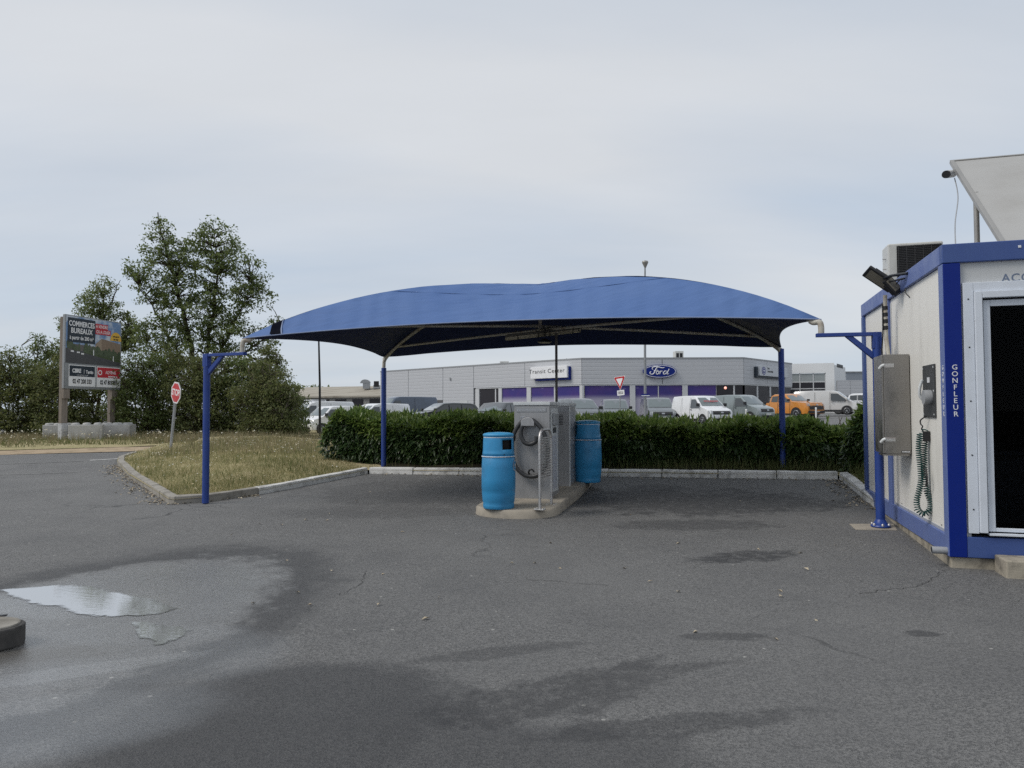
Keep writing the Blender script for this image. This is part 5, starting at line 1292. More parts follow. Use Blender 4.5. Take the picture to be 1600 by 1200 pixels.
for _ in range(46):
    u = random.uniform(.04, .97); w0 = .535-.115*u; hh_ = random.uniform(.05, .15); wd = random.uniform(.02, .045)
    n0 = 9; poly = [(u+wd*math.cos(2*math.pi*k/n0)*random.uniform(.7, 1.2), w0+hh_*.55+hh_*.5*math.sin(2*math.pi*k/n0)*random.uniform(.8, 1.15)) for k in range(n0)]
    g_.add([(P(a, b)[0], -.009-.00002*_, P(a, b)[1]) for a, b in poly], [tuple(range(n0))])
o = g_.build('printed_trees', pbr('print_trees', (.085, .11, .06), .5, dirt=(.02, .03, .015), dirt_amt=.9, scale=4), bb); o['kind'] = 'stuff'
g_ = MB()
for u, w in ((.10, .50), (.20, .49), (.27, .475), (.84, .41), (.48, .475)):
    g_.add([(P(a, b)[0], -.012, P(a, b)[1]) for a, b in rect(u, w, u+(.05 if u < .4 else .014), w+(.02 if u < .4 else .08))], [(0, 1, 2, 3)])
g_.build('printed_cars', m_printw, bb)
flat('navy_box', rect(.045, .635, .51, .965), m_navy, .014)
def btext(s_, u, w, hgt, mat, par=bb, sx=1, off=.006, y=.017, al='CENTER'):
    x, z = P(u, w); return text('printed_words', s_, hgt, plane((x, -y, z), (1, 0, 0), (0, 0, 1)), mat, par, al, .0008, off=off, sx=sx)
btext('COMMERCES', .278, .885, .30, m_printw, sx=.76, off=.007); btext('BUREAUX', .278, .79, .30, m_printw, sx=.84, off=.007); btext('à partir de 200 m²', .278, .695, .215, m_printw, sx=.78, off=.004)
flat('red_box', [(.515, .855), (.74, .855), (.74, .93), (.515, .93)], m_printred, .014); flat('red_box', rect(.515, .78, .79, .853), m_printred, .0145)
btext('A VENDRE', .627, .89, .19, m_printw, sx=.74, off=.002); btext('OU A LOUER', .652, .815, .19, m_printw, sx=.70, off=.002)
flat('yellow_sun', [(.89+.105*math.cos(a), .715+.125*math.sin(a)) for a in np.linspace(0, math.pi, 16)], m_yellow, .013)
btext('LIVRAISON', .89, .775, .095, m_printk, sx=.8, off=.003); btext('FIN 2026', .89, .735, .095, m_printk, sx=.8, off=.003)
flat('grey_footer', rect(.0, .0, 1, .345), m_signback, .0135)
for u0, u1, mt in ((.07, .525, m_navy), (.545, .985, m_printred)):
    fr_ = flat('agent_panel', rect(u0, .035, u1, .325), m_printw, .016); flat('agent_panel_colour', rect(u0+.012, .17, u1-.012, .315), mt, .018)
btext('CBRE', .20, .245, .22, m_printw, y=.020, off=.010, sx=.85); btext('|', .325, .245, .2, m_printw, y=.020, off=.0); btext('Tertio', .42, .235, .19, m_printw, y=.020, sx=.8)
btext('Société indépendante du réseau CBRE', .30, .19, .050, m_printw, y=.020, off=.0, sx=.75)
btext('02 47 200 333', .297, .10, .25, m_printk, y=.020, sx=.68, off=.008)
btext('ADVENIS', .80, .245, .195, m_printw, y=.020, sx=.76, off=.002); btext('Real Estate Solutions', .84, .19, .075, m_printw, y=.020, sx=.8)
btext('02 47 803 803', .765, .10, .25, m_printk, y=.020, sx=.66, off=.008)
g_ = MB(); cx, cz = P(.605, .24); ring_ = []
n0 = 8
vs = [(cx+.115*math.cos(2*math.pi*(k+.5)/n0), -.021, cz+.115*math.sin(2*math.pi*(k+.5)/n0)) for k in range(n0)] + [(cx+.070*math.cos(2*math.pi*(k+.2)/n0), -.021, cz+.070*math.sin(2*math.pi*(k+.2)/n0)) for k in range(n0)]
g_.add(vs, [(k, (k+1) % n0, n0+(k+1) % n0, n0+k) for k in range(n0)]); g_.build('ring_emblem', m_printw, bb)
for s_, zlow in ((.02, zg-.1), (BW-.48, zg)):
    g_ = MB(); g_.box((s_, .101, zlow), (s_+.30, .25, Z1-.1)); pt = g_.build('timber_post', m_timber, bb, bevel=.01)
    g_ = MB(); g_.box((s_-.005, .02, Z0-.4), (s_+.305, .10, Z0-.001)); g_.build('post_batten', m_timber, pt)
    if s_ < 1: 
        g_ = MB(); g_.box((s_-.008, .085, zg), (s_+.31, .26, zg+.72)); g_.build('white_base', pbr('flaking_white', (.55, .56, .58), .8, dirt=(.2, .18, .16), dirt_amt=.9, scale=8), pt)
# concrete blocks
for px0, px1, Yb, lab, rzk in ((73, 112, 30.6, 'leftmost concrete ballast block, half hidden by weeds', .25), (112, 160, 29.2, 'middle concrete ballast block between the board posts', .42), (160, 208, 30.3, 'right concrete ballast block at the end of the row', .12)):
    c = gy((px0+px1)/2, Yb); sc_ = F/Yb; L = (px1-px0)/sc_*.95
    t = thing('concrete_block', lab, 'concrete block', c, rzk, 'interlocking concrete ballast blocks under the advertising board')
    g_ = MB(); g_.box((-L/2, -.35, -.05), (L/2, .35, .66)); g_.build('block_body', m_block, t, bevel=.02)
    for k in range(3):
        for q_ in (-.17, .17):
            x = -L/2+L*(k+.5)/3; g_ = MB(); g_.lathe([(.13, .655), (.13, .70), (.10, .735), (.03, .745)], 14, 0, Matrix.Translation((x, q_, 0))); g_.build('stud', m_block, t)

# ------------------------------------------------------------------ signs and lamp posts
b = gp(266, 704, .08); Yst = b.y; tp = ay(277, 599, Yst)
t = thing('stop_sign', 'red octagonal STOP sign on a leaning grey post at the lawn edge', 'road sign', b)
g_ = MB(); v = tp-b; g_.box((-.04, -.02, -.1), (.04, .02, v.length), 0, v.to_track_quat('Z', 'Y').to_matrix().to_4x4()); 
g_ = MB(); g_.tube([(0, 0, -.1), v*.5, v*1.0], .042, 4); g_.build('post', m_galv if False else m_signback, t)
rzs = R(-42); c_ = v*.86 + Vector((.03, -.09, 0)); T = Matrix.Translation(c_) @ Matrix.Rotation(rzs, 4, 'Z') @ Matrix.Rotation(R(7), 4, 'Y') @ plane((0, 0, 0), (1, 0, 0), (0, 0, 1))
def octo(r_): return [(r_*math.cos(math.pi/8+k*math.pi/4), r_*math.sin(math.pi/8+k*math.pi/4)) for k in range(8)]
rs = .325
g_ = MB(); g_.prism(octo(rs), .02, T @ Matrix.Translation((0, 0, -.02))); pl_ = g_.build('sign_plate', m_signback, t)
g_ = MB(); g_.prism(octo(rs), .002, T @ Matrix.Translation((0, 0, .0005))); g_.build('white_border', m_printw, pl_)
g_ = MB(); g_.prism(octo(rs*.88), .002, T @ Matrix.Translation((0, 0, .003))); g_.build('red_face', m_red, pl_)
text('lettering', 'STOP', .255, T @ Matrix.Translation((0, 0, .0065)), m_printw, pl_, off=.005, sx=.84)
# give-way sign beyond the hedge
b = gy(969, 36); zc = ay(967, 597, 36).z; t = thing('give_way_sign', 'triangular red and white give way sign with a small plate below', 'road sign', b)
g_ = MB(); g_.tube([(0, 0, -.1), (0, 0, zc-b.z+.3)], .03, 8); g_.build('post', m_signback, t)
T = Matrix.Translation((0, -.05, zc-b.z)) @ Matrix.Rotation(R(-46), 4, 'Z') @ Matrix.Rotation(R(-5), 4, 'Y') @ plane((0, 0, 0), (1, 0, 0), (0, 0, 1))
def tri(s_): return [(0, -.40*s_), (.35*s_, .24*s_), (.30*s_, .28*s_), (-.30*s_, .28*s_), (-.35*s_, .24*s_)]
for k, (s_, mt, nm) in enumerate(((1.0, m_printw, 'white_border'), (.93, m_red, 'red_border'), (.58, m_printw, 'white_face'))):
    g_ = MB(); g_.prism([(x, y+(0 if k < 2 else .015)) for x, y in tri(s_)], .003 if k else .02, T @ Matrix.Translation((0, 0, .0205*0 + (.0 if k == 0 else .021+.004*k)))); g_.build(nm, mt, t)
g_ = MB(); T2 = T @ Matrix.Translation((0, -.54, 0)); g_.box((-.22, -.13, 0), (.22, .13, .02), 0, T2); g_.build('small_plate', m_printw, t, bevel=.005)
text('lettering', 'CÉDEZ LE\nPASSAGE', .075, T2 @ Matrix.Translation((0, .0, .0225)), m_printk, t, off=.001)
# lamp posts
b = gy(500, 40); b.z = h(b.x, b.y); t = thing('lamp_post', 'thin dark lamp post left of the hedge by the parked white vans', 'street lamp', b)
g_ = MB(); g_.tube([(0, 0, 0), (-.02, 0, 3), (-.1, 0, 5.7)], [.075, .06, .045], 8); g_.build('pole', m_black, t)
g_ = MB(); g_.lathe([(.05, 5.7), (.22, 5.8), (.20, 5.95), (.04, 6.02)], 14, 0, Matrix.Translation((-.1, 0, 0))); g_.build('lamp_head', m_black, t)
b = gy(1008, 42); zt_ = ay(1010.5, 410, 42).z - b.z
t = thing('street_lamp', 'tall grey street lamp rising behind the canopy with a small round head', 'street lamp', b)
g_ = MB(); g_.tube([(0, 0, 0), (.03, 0, zt_*.5), (.08, 0, zt_-.25)], [.085, .07, .045], 8); g_.build('pole', pbr('galvanised_grey', (.30, .31, .32), .5, .4), t)
g_ = MB(); g_.lathe([(.05, -.32), (.09, -.22), (.17, -.05), (.19, .0), (.17, .07), (.03, .12)], 16, 0, Matrix.Translation((.09, 0, zt_))); g_.build('lamp_head', m_tubegrey, t)
zq = ay(1010, 617, 42).z-b.z
g_ = MB(); g_.box((-.25, -.11, zq-.10), (.27, -.09, zq+.06)); sg = g_.build('blue_name_plate', m_deepblue, t)
g_ = MB(); g_.box((-.23, -.114, zq-.075), (.25, -.111, zq-.02)); g_.build('white_band', m_printw, sg)
for px, Yb, lab in ((1166, 38, 'thin white bollard in front of the grey-green van'), (1275, 39, 'thin white bollard in front of the orange pickup'), (1106, 37, 'thin white bollard before the white van grille')):
    b = gy(px, Yb); t = thing('bollard', lab, 'bollard', b, 0, 'white bollards along the car lot'); g_ = MB(); g_.tube([(0, 0, 0), (0, 0, .95)], .05, 8); g_.build('tube', m_white, t)
    g_ = MB(); g_.lathe([(.056, .93), (.056, .98), (.02, 1.0)], 8); g_.build('cap', m_white, t)

# ------------------------------------------------------------------ showroom
m_clad = ribbed('grey_cladding', (.50, .51, .53), 2, 2.4, (.42, .42, .43), .03)
m_cladtop = pbr('roof_edge', (.30, .31, .32), .5)
m_mull = pbr('window_frame_white', (.58, .59, .60), .5)
def film():
    m, nt, b = nmat('purple_window_film'); t = N(nt, 'ShaderNodeTexCoord'); s = N(nt, 'ShaderNodeSeparateXYZ'); nt.links.new(t.outputs['Object'], s.inputs[0])
    f = mrange(nt, s.outputs[2], 2.3, 3.05); n = noise(nt, .35, 4)
    top = mixc(nt, mrange(nt, n, .4, .65), (.045, .036, .20), (.075, .042, .20))
    nt.links.new(mixc(nt, f, (.40, .38, .47), top), b.inputs['Base Color']); b.inputs['Roughness'].default_value = .25; b.inputs['Coat Weight'].default_value = .08; b.inputs['Specular IOR Level'].default_value = .25; b.inputs['Coat Roughness'].default_value = .02
    return m
m_film = film()
m_dglass = pbr('dark_showroom_glass', (.022, .020, .026), .12, spec=.3)
m_glow = bpy.data.materials.new('lit_lamp'); m_glow.use_nodes = True
bb_ = m_glow.node_tree.nodes['Principled BSDF']; bb_.inputs['Emission Color'].default_value = (1, .35, .22, 1); bb_.inputs['Emission Strength'].default_value = .9
Q0, Q1, Q2, Q3 = gy(594, 99.4), gy(909, 75), gy(1162.5, 75), gy(1238, 85.2)
ZR = ay(909, 559, 75).z
show = thing('car_showroom', 'long low grey clad car showroom with purple filmed windows and dealer signs', 'building', (Q1.x, Q1.y, 0))
SO = Vector(show.location)
def facade(a, b):
    e_ = Vector((b.x-a.x, b.y-a.y, 0)).normalized(); return plane(Vector((a.x, a.y, 0))-SO, e_, (0, 0, 1))   # local x along, y up, z toward viewer
def fb(name, T, s0_, z0_, s1_, z1_, d0, d1, mat, par=show, bevel=0):
    g_ = MB(); g_.box((s0_, z0_, d0), (s1_, z1_, d1), 0, T); return g_.build(name, mat, par, bevel=bevel)
FL = (Q0, Q1, facade(Q0, Q1)); FF = (Q1, Q2, facade(Q1, Q2)); FRt = (Q2, Q3, facade(Q2, Q3))
def S_(f, px): return vsect(px, 600, f[0], f[1])[0]
ZH = vsect(940, 600.5, Q1, Q2)[1]
for f, cuts in ((FF, (909, 1035, 1162.5)), (FRt, (1162.5, 1199, 1238)), (FL, (740, 820, 909))):
    for a, b in zip(cuts[:-1], cuts[1:]): fb('cladding_panel', f[2], S_(f, a)+.03, ZH, S_(f, b)-.03, ZR-.16, -.25, 0, m_clad)
for a, b in ((594, 638), (638, 692), (692, 740)): fb('cladding_panel', FL[2], S_(FL, a)+.04, 0, S_(FL, b)-.04, ZR-.16, -.25, 0, m_clad)
for f, a, b in ((FL, 594, 909), (FF, 909, 1162.5), (FRt, 1162.5, 1238)):
    fb('roof_edge', f[2], S_(f, a), ZR-.16, S_(f, b), ZR, -.35, .03, m_cladtop)
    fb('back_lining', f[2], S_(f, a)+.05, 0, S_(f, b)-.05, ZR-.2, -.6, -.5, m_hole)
    lo_ = S_(f, 743) if f is FL else S_(f, a); fb('head_frame', f[2], lo_, ZH-.12, S_(f, b), ZH, -.3, -.04, m_mull)
    fb('sill_wall', f[2], lo_, 0, S_(f, b), .75, -.30, -.06, pbr('grey_sill', (.28, .28, .30), .6) if 'grey_sill' not in MATS else MATS['grey_sill'])
    fb('wall_core', f[2], S_(f, a)+.05, ZH+.05, S_(f, b)-.05, ZR-.2, -.49, -.30, m_cladtop)
g_ = MB(); bk = [Vector(p) - SO for p in (Q0, Q1, Q2, Q3, Q3+Vector((2, 30, 0)), Q0+Vector((2, 25, 0)))]
g_.add([(p.x, p.y, ZR-.25) for p in bk], [tuple(range(6))]); g_.build('roof_deck', m_cladtop, show)
m_pur = m_film
for f, panes in ((FL, ((749, 772, 'd'), (774, 778, 'd'), (783.5, 822, 'p'), (829, 864, 'p'), (867, 904, 'p'))), (FF, ((914, 984, 'p'), (993, 1028, 'p'), (1030, 1066, 'p'), (1075, 1119, 'p'), (1120, 1146, 'd'), (1149, 1161, 'd'))), (FRt, ((1166, 1184, 'd'), (1186.5, 1204, 'd'), (1206.5, 1222, 'd'), (1224, 1237, 'd')))):
    prev = None
    for a, b, k in panes:
        w = fb('window_pane', f[2], S_(f, a), .76, S_(f, b), ZH-.125, -.20, -.16, m_film if k == 'p' else m_dglass)
        if prev is not None:
            fb('mullion', f[2], S_(f, prev)+.02, 0, S_(f, a)-.02, ZH-.125, -.26, -.05 if a-prev > 4 else -.12, m_mull, bevel=.01)
        prev = b
for f, a, b in ((FL, 742, 748), (FL, 905, 909.5), (FF, 909.5, 913)): fb('mullion', f[2], S_(f, a), 0, S_(f, b), ZH-.125, -.26, -.05, m_mull)
# faint ring and horse-like swirls are only reflected shapes: painted as a plain pale arc on the corner glass
g_ = MB(); rcx = S_(FRt, 1196); g_.tube([FRt[2] @ Vector((rcx+1.9*math.cos(a), 2.2+2.0*math.sin(a), -.155)) for a in np.linspace(.3, math.pi-.3, 22)], .035, 4); g_.build('pale_arc', pbr('pale_reflection', (.09, .09, .11), .4), show)
def onf(f, px, py): return vsect(px, py, f[0], f[1])
for px, py, r_ in ((1185, 605.5, .16),):
    s_, z_ = onf(FRt, px, py); 
s_, z_ = onf(FF, 1134, 606); g_ = MB(); g_.lathe([(.06, 0), (.15, .03), (.12, .07), (.04, .09)], 14, 0, FF[2] @ Matrix.Translation((s_, z_, -.158)) ); g_.build('lit_lamp', [m_glow], show)
for px, py in ((942, 604), (976, 607), (996, 606), (1044, 602), (1088, 603), (846, 607), (800, 609), (872, 605)):
    f = FF if px > 909 else FL; s_, z_ = onf(f, px, py); g_ = MB(); g_.add([f[2] @ Vector((s_+x, z_+y, -.158)) for x, y in ((-.15, -.05), (.15, -.05), (.2, .03), (-.2, .03))], [(0, 1, 2, 3)]); g_.build('ceiling_light', pbr('dim_light', (.16, .13, .32), .4) if 'dim_light' not in MATS else MATS['dim_light'], show)
# small white service door with glass, wall gap
s0_, z0_ = onf(FL, 719, 660); s1_, z1_ = onf(FL, 731, 626)
d_ = fb('service_door', FL[2], s0_, .1, s1_, z1_, .01, .05, m_mull); fb('door_glass', FL[2], s0_+.25, 1.0, s1_-.25, z1_-.3, .051, .06, m_dglass, d_)
s0_, z0_ = onf(FL, 666, 630); s1_, z1_ = onf(FL, 692, 625); fb('shutter_opening', FL[2], s0_, .2, s1_, z1_, .005, .03, pbr('shutter_grey', (.09, .09, .095), .6))
s_, z_ = onf(FL, 704, 592); fb('wall_alarm', FL[2], s_-.1, z_-.15, s_+.1, z_+.15, .005, .12, m_pvc)
# signs on the fascia
def signbox(f, px0, py0, px1, py1, d0=.10, d1=.45):
    s0_, z1_ = onf(f, px0, py0); s1_, z0_ = onf(f, px1, py1); return s0_, z0_, s1_, z1_
s0_, z0_, s1_, z1_ = signbox(FL, 834, 574.5, 891, 590.0)
sg = thing('transit_sign', 'white fascia sign with black lettering on the grey showroom wall', 'sign', show.location); 
fb('sign_box', FL[2], s0_, z0_, s1_, z1_, .02, .55, m_printw, sg, bevel=.03); fb('sign_shadow', FL[2], s0_+.5, z0_-.22, s1_+.12, z1_-.1, .015, .30, m_deepblue, sg)  # dark box behind the sign stands in for its cast shadow
text('lettering', 'Transit Center', (z1_-z0_)*.50, FL[2] @ Matrix.Translation(((s0_+s1_)/2-.25, z0_+(z1_-z0_)*.60, .555)), m_printk, sg, off=.004, sx=1.2, spacing=1.1)
sg = thing('oval_sign', 'blue oval brand sign with white script on the showroom front', 'sign', show.location)
s_, z_ = onf(FF, 1030, 580.3); rx_, rz_ = onf(FF, 1056, 580)[0]-s_, (onf(FF, 1030, 569.8)[1]-z_)
def oval(k, d0, d1, mat, nm): 
    g_ = MB(); g_.prism([(rx_*k[0]*math.cos(a), rz_*k[1]*math.sin(a)) for a in np.linspace(0, 2*math.pi, 48)[:-1]], d1-d0, FF[2] @ Matrix.Translation((s_, z_, d0))); return g_.build(nm, mat, sg)
oval((1, 1), .02, .30, m_deepblue, 'oval_back'); oval((.965, .92), .302, .312, m_printw, 'white_rim'); oval((.925, .84), .314, .322, m_deepblue, 'blue_face')
g_ = MB()
def lx(x, y): return FF[2] @ Vector((s_+(x-905)/262*rx_*1.02, z_-(y-202)/100*rz_*.96, .325))
strokes = [([(770, 205), (752, 225), (765, 246), (795, 246), (820, 222), (838, 180), (858, 150), (880, 140)], (5, 8, 8, 8, 9, 9, 9, 7)), ([(800, 178), (788, 158), (805, 138), (840, 131), (890, 138), (940, 150), (978, 142)], (5, 7, 8, 9, 10, 9, 4)), ([(812, 194), (845, 188), (878, 184)], (5, 7, 4)),
           ([(888, 205), (868, 200), (850, 222), (853, 244), (874, 246), (890, 226), (888, 205), (905, 205)], (7, 7, 7, 7, 7, 7, 6, 5)), ([(918, 196), (910, 222), (900, 248)], (7, 8, 7)), ([(910, 222), (925, 203), (945, 200)], (5, 7, 7)),
           ([(1012, 205), (985, 200), (962, 220), (962, 244), (985, 246), (1010, 222)], (6, 7, 8, 8, 7, 6)), ([(1050, 166), (1030, 205), (1014, 240), (1028, 248), (1045, 236)], (6, 8, 8, 6, 4))]
for P_, wds in strokes:
    pts = smooth([lx(*p) for p in P_], 4); k = len(pts); ww = [np.interp(i/(k-1)*(len(wds)-1), range(len(wds)), wds)*rx_/262 for i in range(k)]
    g_.tube(pts, ww, 6)
o = g_.build('white_script', m_printw, sg)
sg = thing('dealer_sign', 'white dealer name sign with a round blue emblem on the angled right wall', 'sign', show.location)
s0_, z0_, s1_, z1_ = signbox(FRt, 1180, 571.5, 1224, 590.5)
fb('sign_box', FRt[2], s0_, z0_, s1_, z1_, .02, .5, pbr('sign_pale_grey', (.55, .57, .60), .4), sg, bevel=.03); fb('sign_side', FRt[2], s0_-.35, z0_-.2, s1_-.2, z1_-.15, .015, .3, m_navy, sg)
hh_ = z1_-z0_; T = FRt[2] @ Matrix.Translation((s0_+hh_*1.0, z0_+hh_*.52, .51))
for r_, mt, d_ in ((.40, m_deepblue, 0), (.31, m_printw, .006), (.26, m_deepblue, .012)):
    g_ = MB(); g_.prism([(hh_*r_*1.25*math.cos(a), hh_*r_*math.sin(a)) for a in np.linspace(0, 2*math.pi, 28)[:-1]], .005, T @ Matrix.Translation((0, 0, d_))); g_.build('round_emblem', mt, sg)
text('emblem_mark', 'Ford', hh_*.22, T @ Matrix.Translation((0, 0, .02)), m_printw, sg, shear=.35, off=.012)
text('lettering', 'Port\nAutomobiles', hh_*.30, FRt[2] @ Matrix.Translation((s0_+hh_*1.95, z0_+hh_*.64, .512)), m_printk, sg, 'LEFT', off=.004, sx=.95)
# roof units
def roofbox(name, lab, px0, px1, py, Yr, dep=1.2, parts=True):
    a = ay(px0, py, Yr); b = ay(px1, py, Yr); w = b.x-a.x; t = thing(name, lab, 'roof unit', (a.x, Yr, ZR-.25)); hh = a.z-(ZR-.25)
    g_ = MB(); g_.box((0, 0, 0), (w, dep, hh)); g_.build('casing', m_acwhite, t, bevel=.02); g_ = MB(); g_.box((w*.12, -.01, hh*.3), (w*.45, -.003, hh*.85)); g_.box((w*.55, -.01, hh*.3), (w*.88, -.003, hh*.85)); g_.build('grille', m_coil, t)
roofbox('roof_unit', 'small pale ventilation unit on the showroom roof above the oval sign', 1055, 1068, 548.5, 84); roofbox('roof_unit', 'tiny flat unit on the left part of the showroom roof', 781, 795, 564.5, 96)
a = ay(906, 556, 82); t = thing('roof_aerial', 'little row of aerials on the showroom roof edge', 'aerial', (a.x-2, 82, ZR-.25)); g_ = MB()
for k in range(4): g_.tube([(k*.5, 0, 0), (k*.5, 0, .5+.2*(k % 2))], .03, 5)
g_.build('rods', m_pvc, t)
# white neighbour building
W0, W1, W2 = gy(1222, 92), gy(1304, 90), gy(1322, 97); zW = ay(1304, 567, 90).z
t = thing('white_building', 'white flat-roofed building with a large gridded window right of the showroom', 'building', (W0.x, W0.y, 0))
SOo = SO; SO = Vector(t.location); FW = (W0, W1, facade(W0, W1)); FV = (W1, W2, facade(W1, W2))
def Sw(px): return vsect(px, 600, W0, W1)[0]
zg1 = vsect(1250, 583, W0, W1)[1]
m_wh = pbr('white_render', (.80, .81, .81), .7, dirt=(.66, .67, .67), dirt_amt=.5, scale=.5)
fb('front_wall', FW[2], 0, zg1, Sw(1304), zW, -.4, 0, m_wh, t); fb('front_wall', FW[2], Sw(1290.5), 0, Sw(1304), zg1-.002, -.4, 0, m_wh, t); fb('low_wall', FW[2], 0, 0, Sw(1290.5)-.002, 1.2, -.4, 0, m_wh, t)
fb('side_wall', FV[2], .01, 0, (W2-W1).xy.length, zW-.2, -.4, 0, m_wh, t)
fb('roof_slab', FW[2], 0, zW-.1, Sw(1303), zW-.02, -8, -.41, m_cladtop, t)
rows = [zg1, vsect(1250, 597, W0, W1)[1], vsect(1250, 607.5, W0, W1)[1], 1.21]
cols = [1222, 1250, 1271, 1290]
for i in range(3):
    for j in range(3):
        fb('window_pane', FW[2], Sw(cols[j])+.06, rows[i+1]+.06, Sw(cols[j+1])-.06, rows[i]-.06, -.2, -.15, pbr('pane_blind', (.30, .33, .33), .15, coat=.5) if (i == 0 and j == 0) else (MATS['pane_blind'] if i == 0 else m_dglass), t)
g_ = MB()
for c in cols: g_.box((Sw(c)-.06, 1.2, -.22), (Sw(c)+.06, zg1, -.10), 0, FW[2])
for r_ in rows[1:3]: g_.box((0, r_-.06, -.21), (Sw(1290), r_+.06, -.11), 0, FW[2])
g_.build('window_frame', m_mull, t)
sV, zV = vsect(1312, 572, W1, W2); g_ = MB(); 
for k in range(6): g_.box((sV-2.1+k*.75, zV-.22, .01), (sV-1.5+k*.75, zV+.22, .03), 0, FV[2])
g_.build('dark_lettering', m_coil, t)
t2 = gy(1323, 105); zz2 = ay(1330, 582, 105).z
t = thing('grey_warehouse', 'distant blue-grey warehouse between the white building and the kiosk', 'building', (t2.x, t2.y, 0)); g_ = MB(); g_.box((0, 0, 0), (22, 20, zz2)); g_.build('walls', ribbed('grey_sheet', (.27, .30, .34), 0, 1.5, (.22, .24, .26), .04), t); g_ = MB(); g_.box((-.1, -.1, zz2), (22.1, 20.1, zz2+.15)); g_.build('roof', m_cladtop, t)
t3 = gy(1309, 88); zz3 = ay(1330, 594, 88).z
t = thing('sheet_fence', 'ribbed grey sheet screen in front of the warehouse', 'fence', (t3.x, t3.y, 0))
for k in range(7): g_ = MB(); g_.box((k*1.6, 0, .1), (k*1.6+1.57, .06, zz3)); g_.build('sheet_panel', m_clad, t)
g_ = MB()
for k in range(8): g_.box((k*1.6-.06, .07, 0), (k*1.6+.04, .15, zz3-.05))
g_.build('posts', m_cladtop, t)
SO = SOo
# low brown-roofed building
L0, L1 = gy(448, 118), gy(600, 112); ze, zr = ay(520, 619, 115).z, ay(520, 604, 121).z
t = thing('low_hall', 'long low hall with a shallow weathered brown roof behind the parked vans', 'building', (L0.x, L0.y, 0)); SO = Vector(t.location); FQ = facade(L0, L1); LL = (L1-L0).xy.length
fb('wall', FQ, 0, -.3, LL, ze-.02, -12, 0, pbr('hall_wall', (.34, .33, .31), .8), t)
m_hr = pbr('weathered_roof', (.37, .34, .285), .9, dirt=(.20, .17, .13), dirt_amt=.9, scale=.6, sc3=(.3, 2.5, 1))
g_ = MB(); vs = [FQ @ Vector(q_) for q_ in ((-.5, ze, .5), (LL+.3, ze, .5), (LL+.3, zr, -6), (-.5, zr, -6), (-.5, ze, -12.5), (LL+.3, ze, -12.5), (-.5, ze-.25, .5), (LL+.3, ze-.25, .5))]
g_.add(vs, [(0, 1, 2, 3), (3, 2, 5, 4), (6, 7, 1, 0)]); g_.build('roof', m_hr, t, recalc=True)
for k in range(5): fb('window', FQ, 3+k*3.1, .9, 5+k*3.1, ze-.5, .01, .05, m_dglass, t)
SO = SOo
c = ay(571.5, 612, 117); t = thing('roof_cowl', 'curved metal ventilation cowl on the low brown roof', 'roof vent', (c.x, c.y, zr-.5)); zc_ = ay(571, 593, 117).z-zr+.5; w_ = 8.5/F*117
g_ = MB(); g_.box((-w_*.45, -.4, 0), (w_*.75, .4, zc_*.62)); g_.build('duct', m_signback, t)
g_ = MB(); prof = [(-w_*1.0, zc_*.60)] + [(w_*.85*math.cos(a)-w_*.05, zc_*.64+zc_*.36*math.sin(a)) for a in np.linspace(math.pi*.98, 0, 12)]; g_.prism(prof, .9, plane((0, .45, 0), (1, 0, 0), (0, 0, 1))); g_.build('hood', m_signback, t)
c = ay(589, 612, 117); t = thing('roof_duct', 'boxy grey duct beside the curved cowl', 'roof vent', (c.x, c.y, zr-.5)); g_ = MB(); w_ = 5/F*117; g_.box((-w_, -.5, 0), (w_, .5, ay(589, 602, 117).z-zr+.5)); g_.build('casing', m_signback, t); g_ = MB(); g_.box((-w_*.8, -.52, .3), (w_*.8, -.505, 1.2)); g_.build('louvre', m_coil, t)
# ------------------------------------------------------------------ vehicles
m_tyre = pbr('tyre', (.02, .02, .021), .8); m_rim = pbr('alloy_rim', (.35, .36, .37), .35, .8)
m_cglass = pbr('car_glass', (.035, .042, .045), .05, coat=1.0)
m_scr = pbr('windscreen_glass', (.14, .17, .175), .05, coat=1.0)
m_lens = pbr('headlight_lens', (.33, .35, .37), .15, .2, coat=1.0)
m_trim = pbr('black_trim', (.018, .018, .02), .5); m_plate = pbr('plate_white', (.68, .68, .66), .5)
def paint(name, c, metal=.0): 
    return MATS[name] if name in MATS else pbr(name, c, .32, metal, dirt=tuple(x*.8 for x in c), dirt_amt=.4, scale=1.5, coat=.8)
PW, PS, PO = paint('white_car_paint', (.80, .81, .82)), paint('grey_green_paint', (.27, .31, .31), .25), paint('orange_paint', (.62, .24, .035))
PG, PB, PD, PV = paint('mid_grey_paint', (.20, .215, .225), .4), paint('slate_blue_paint', (.085, .11, .155), .3), paint('dark_grey_paint', (.045, .05, .05), .3), paint('silver_paint', (.66, .65, .63), .15)
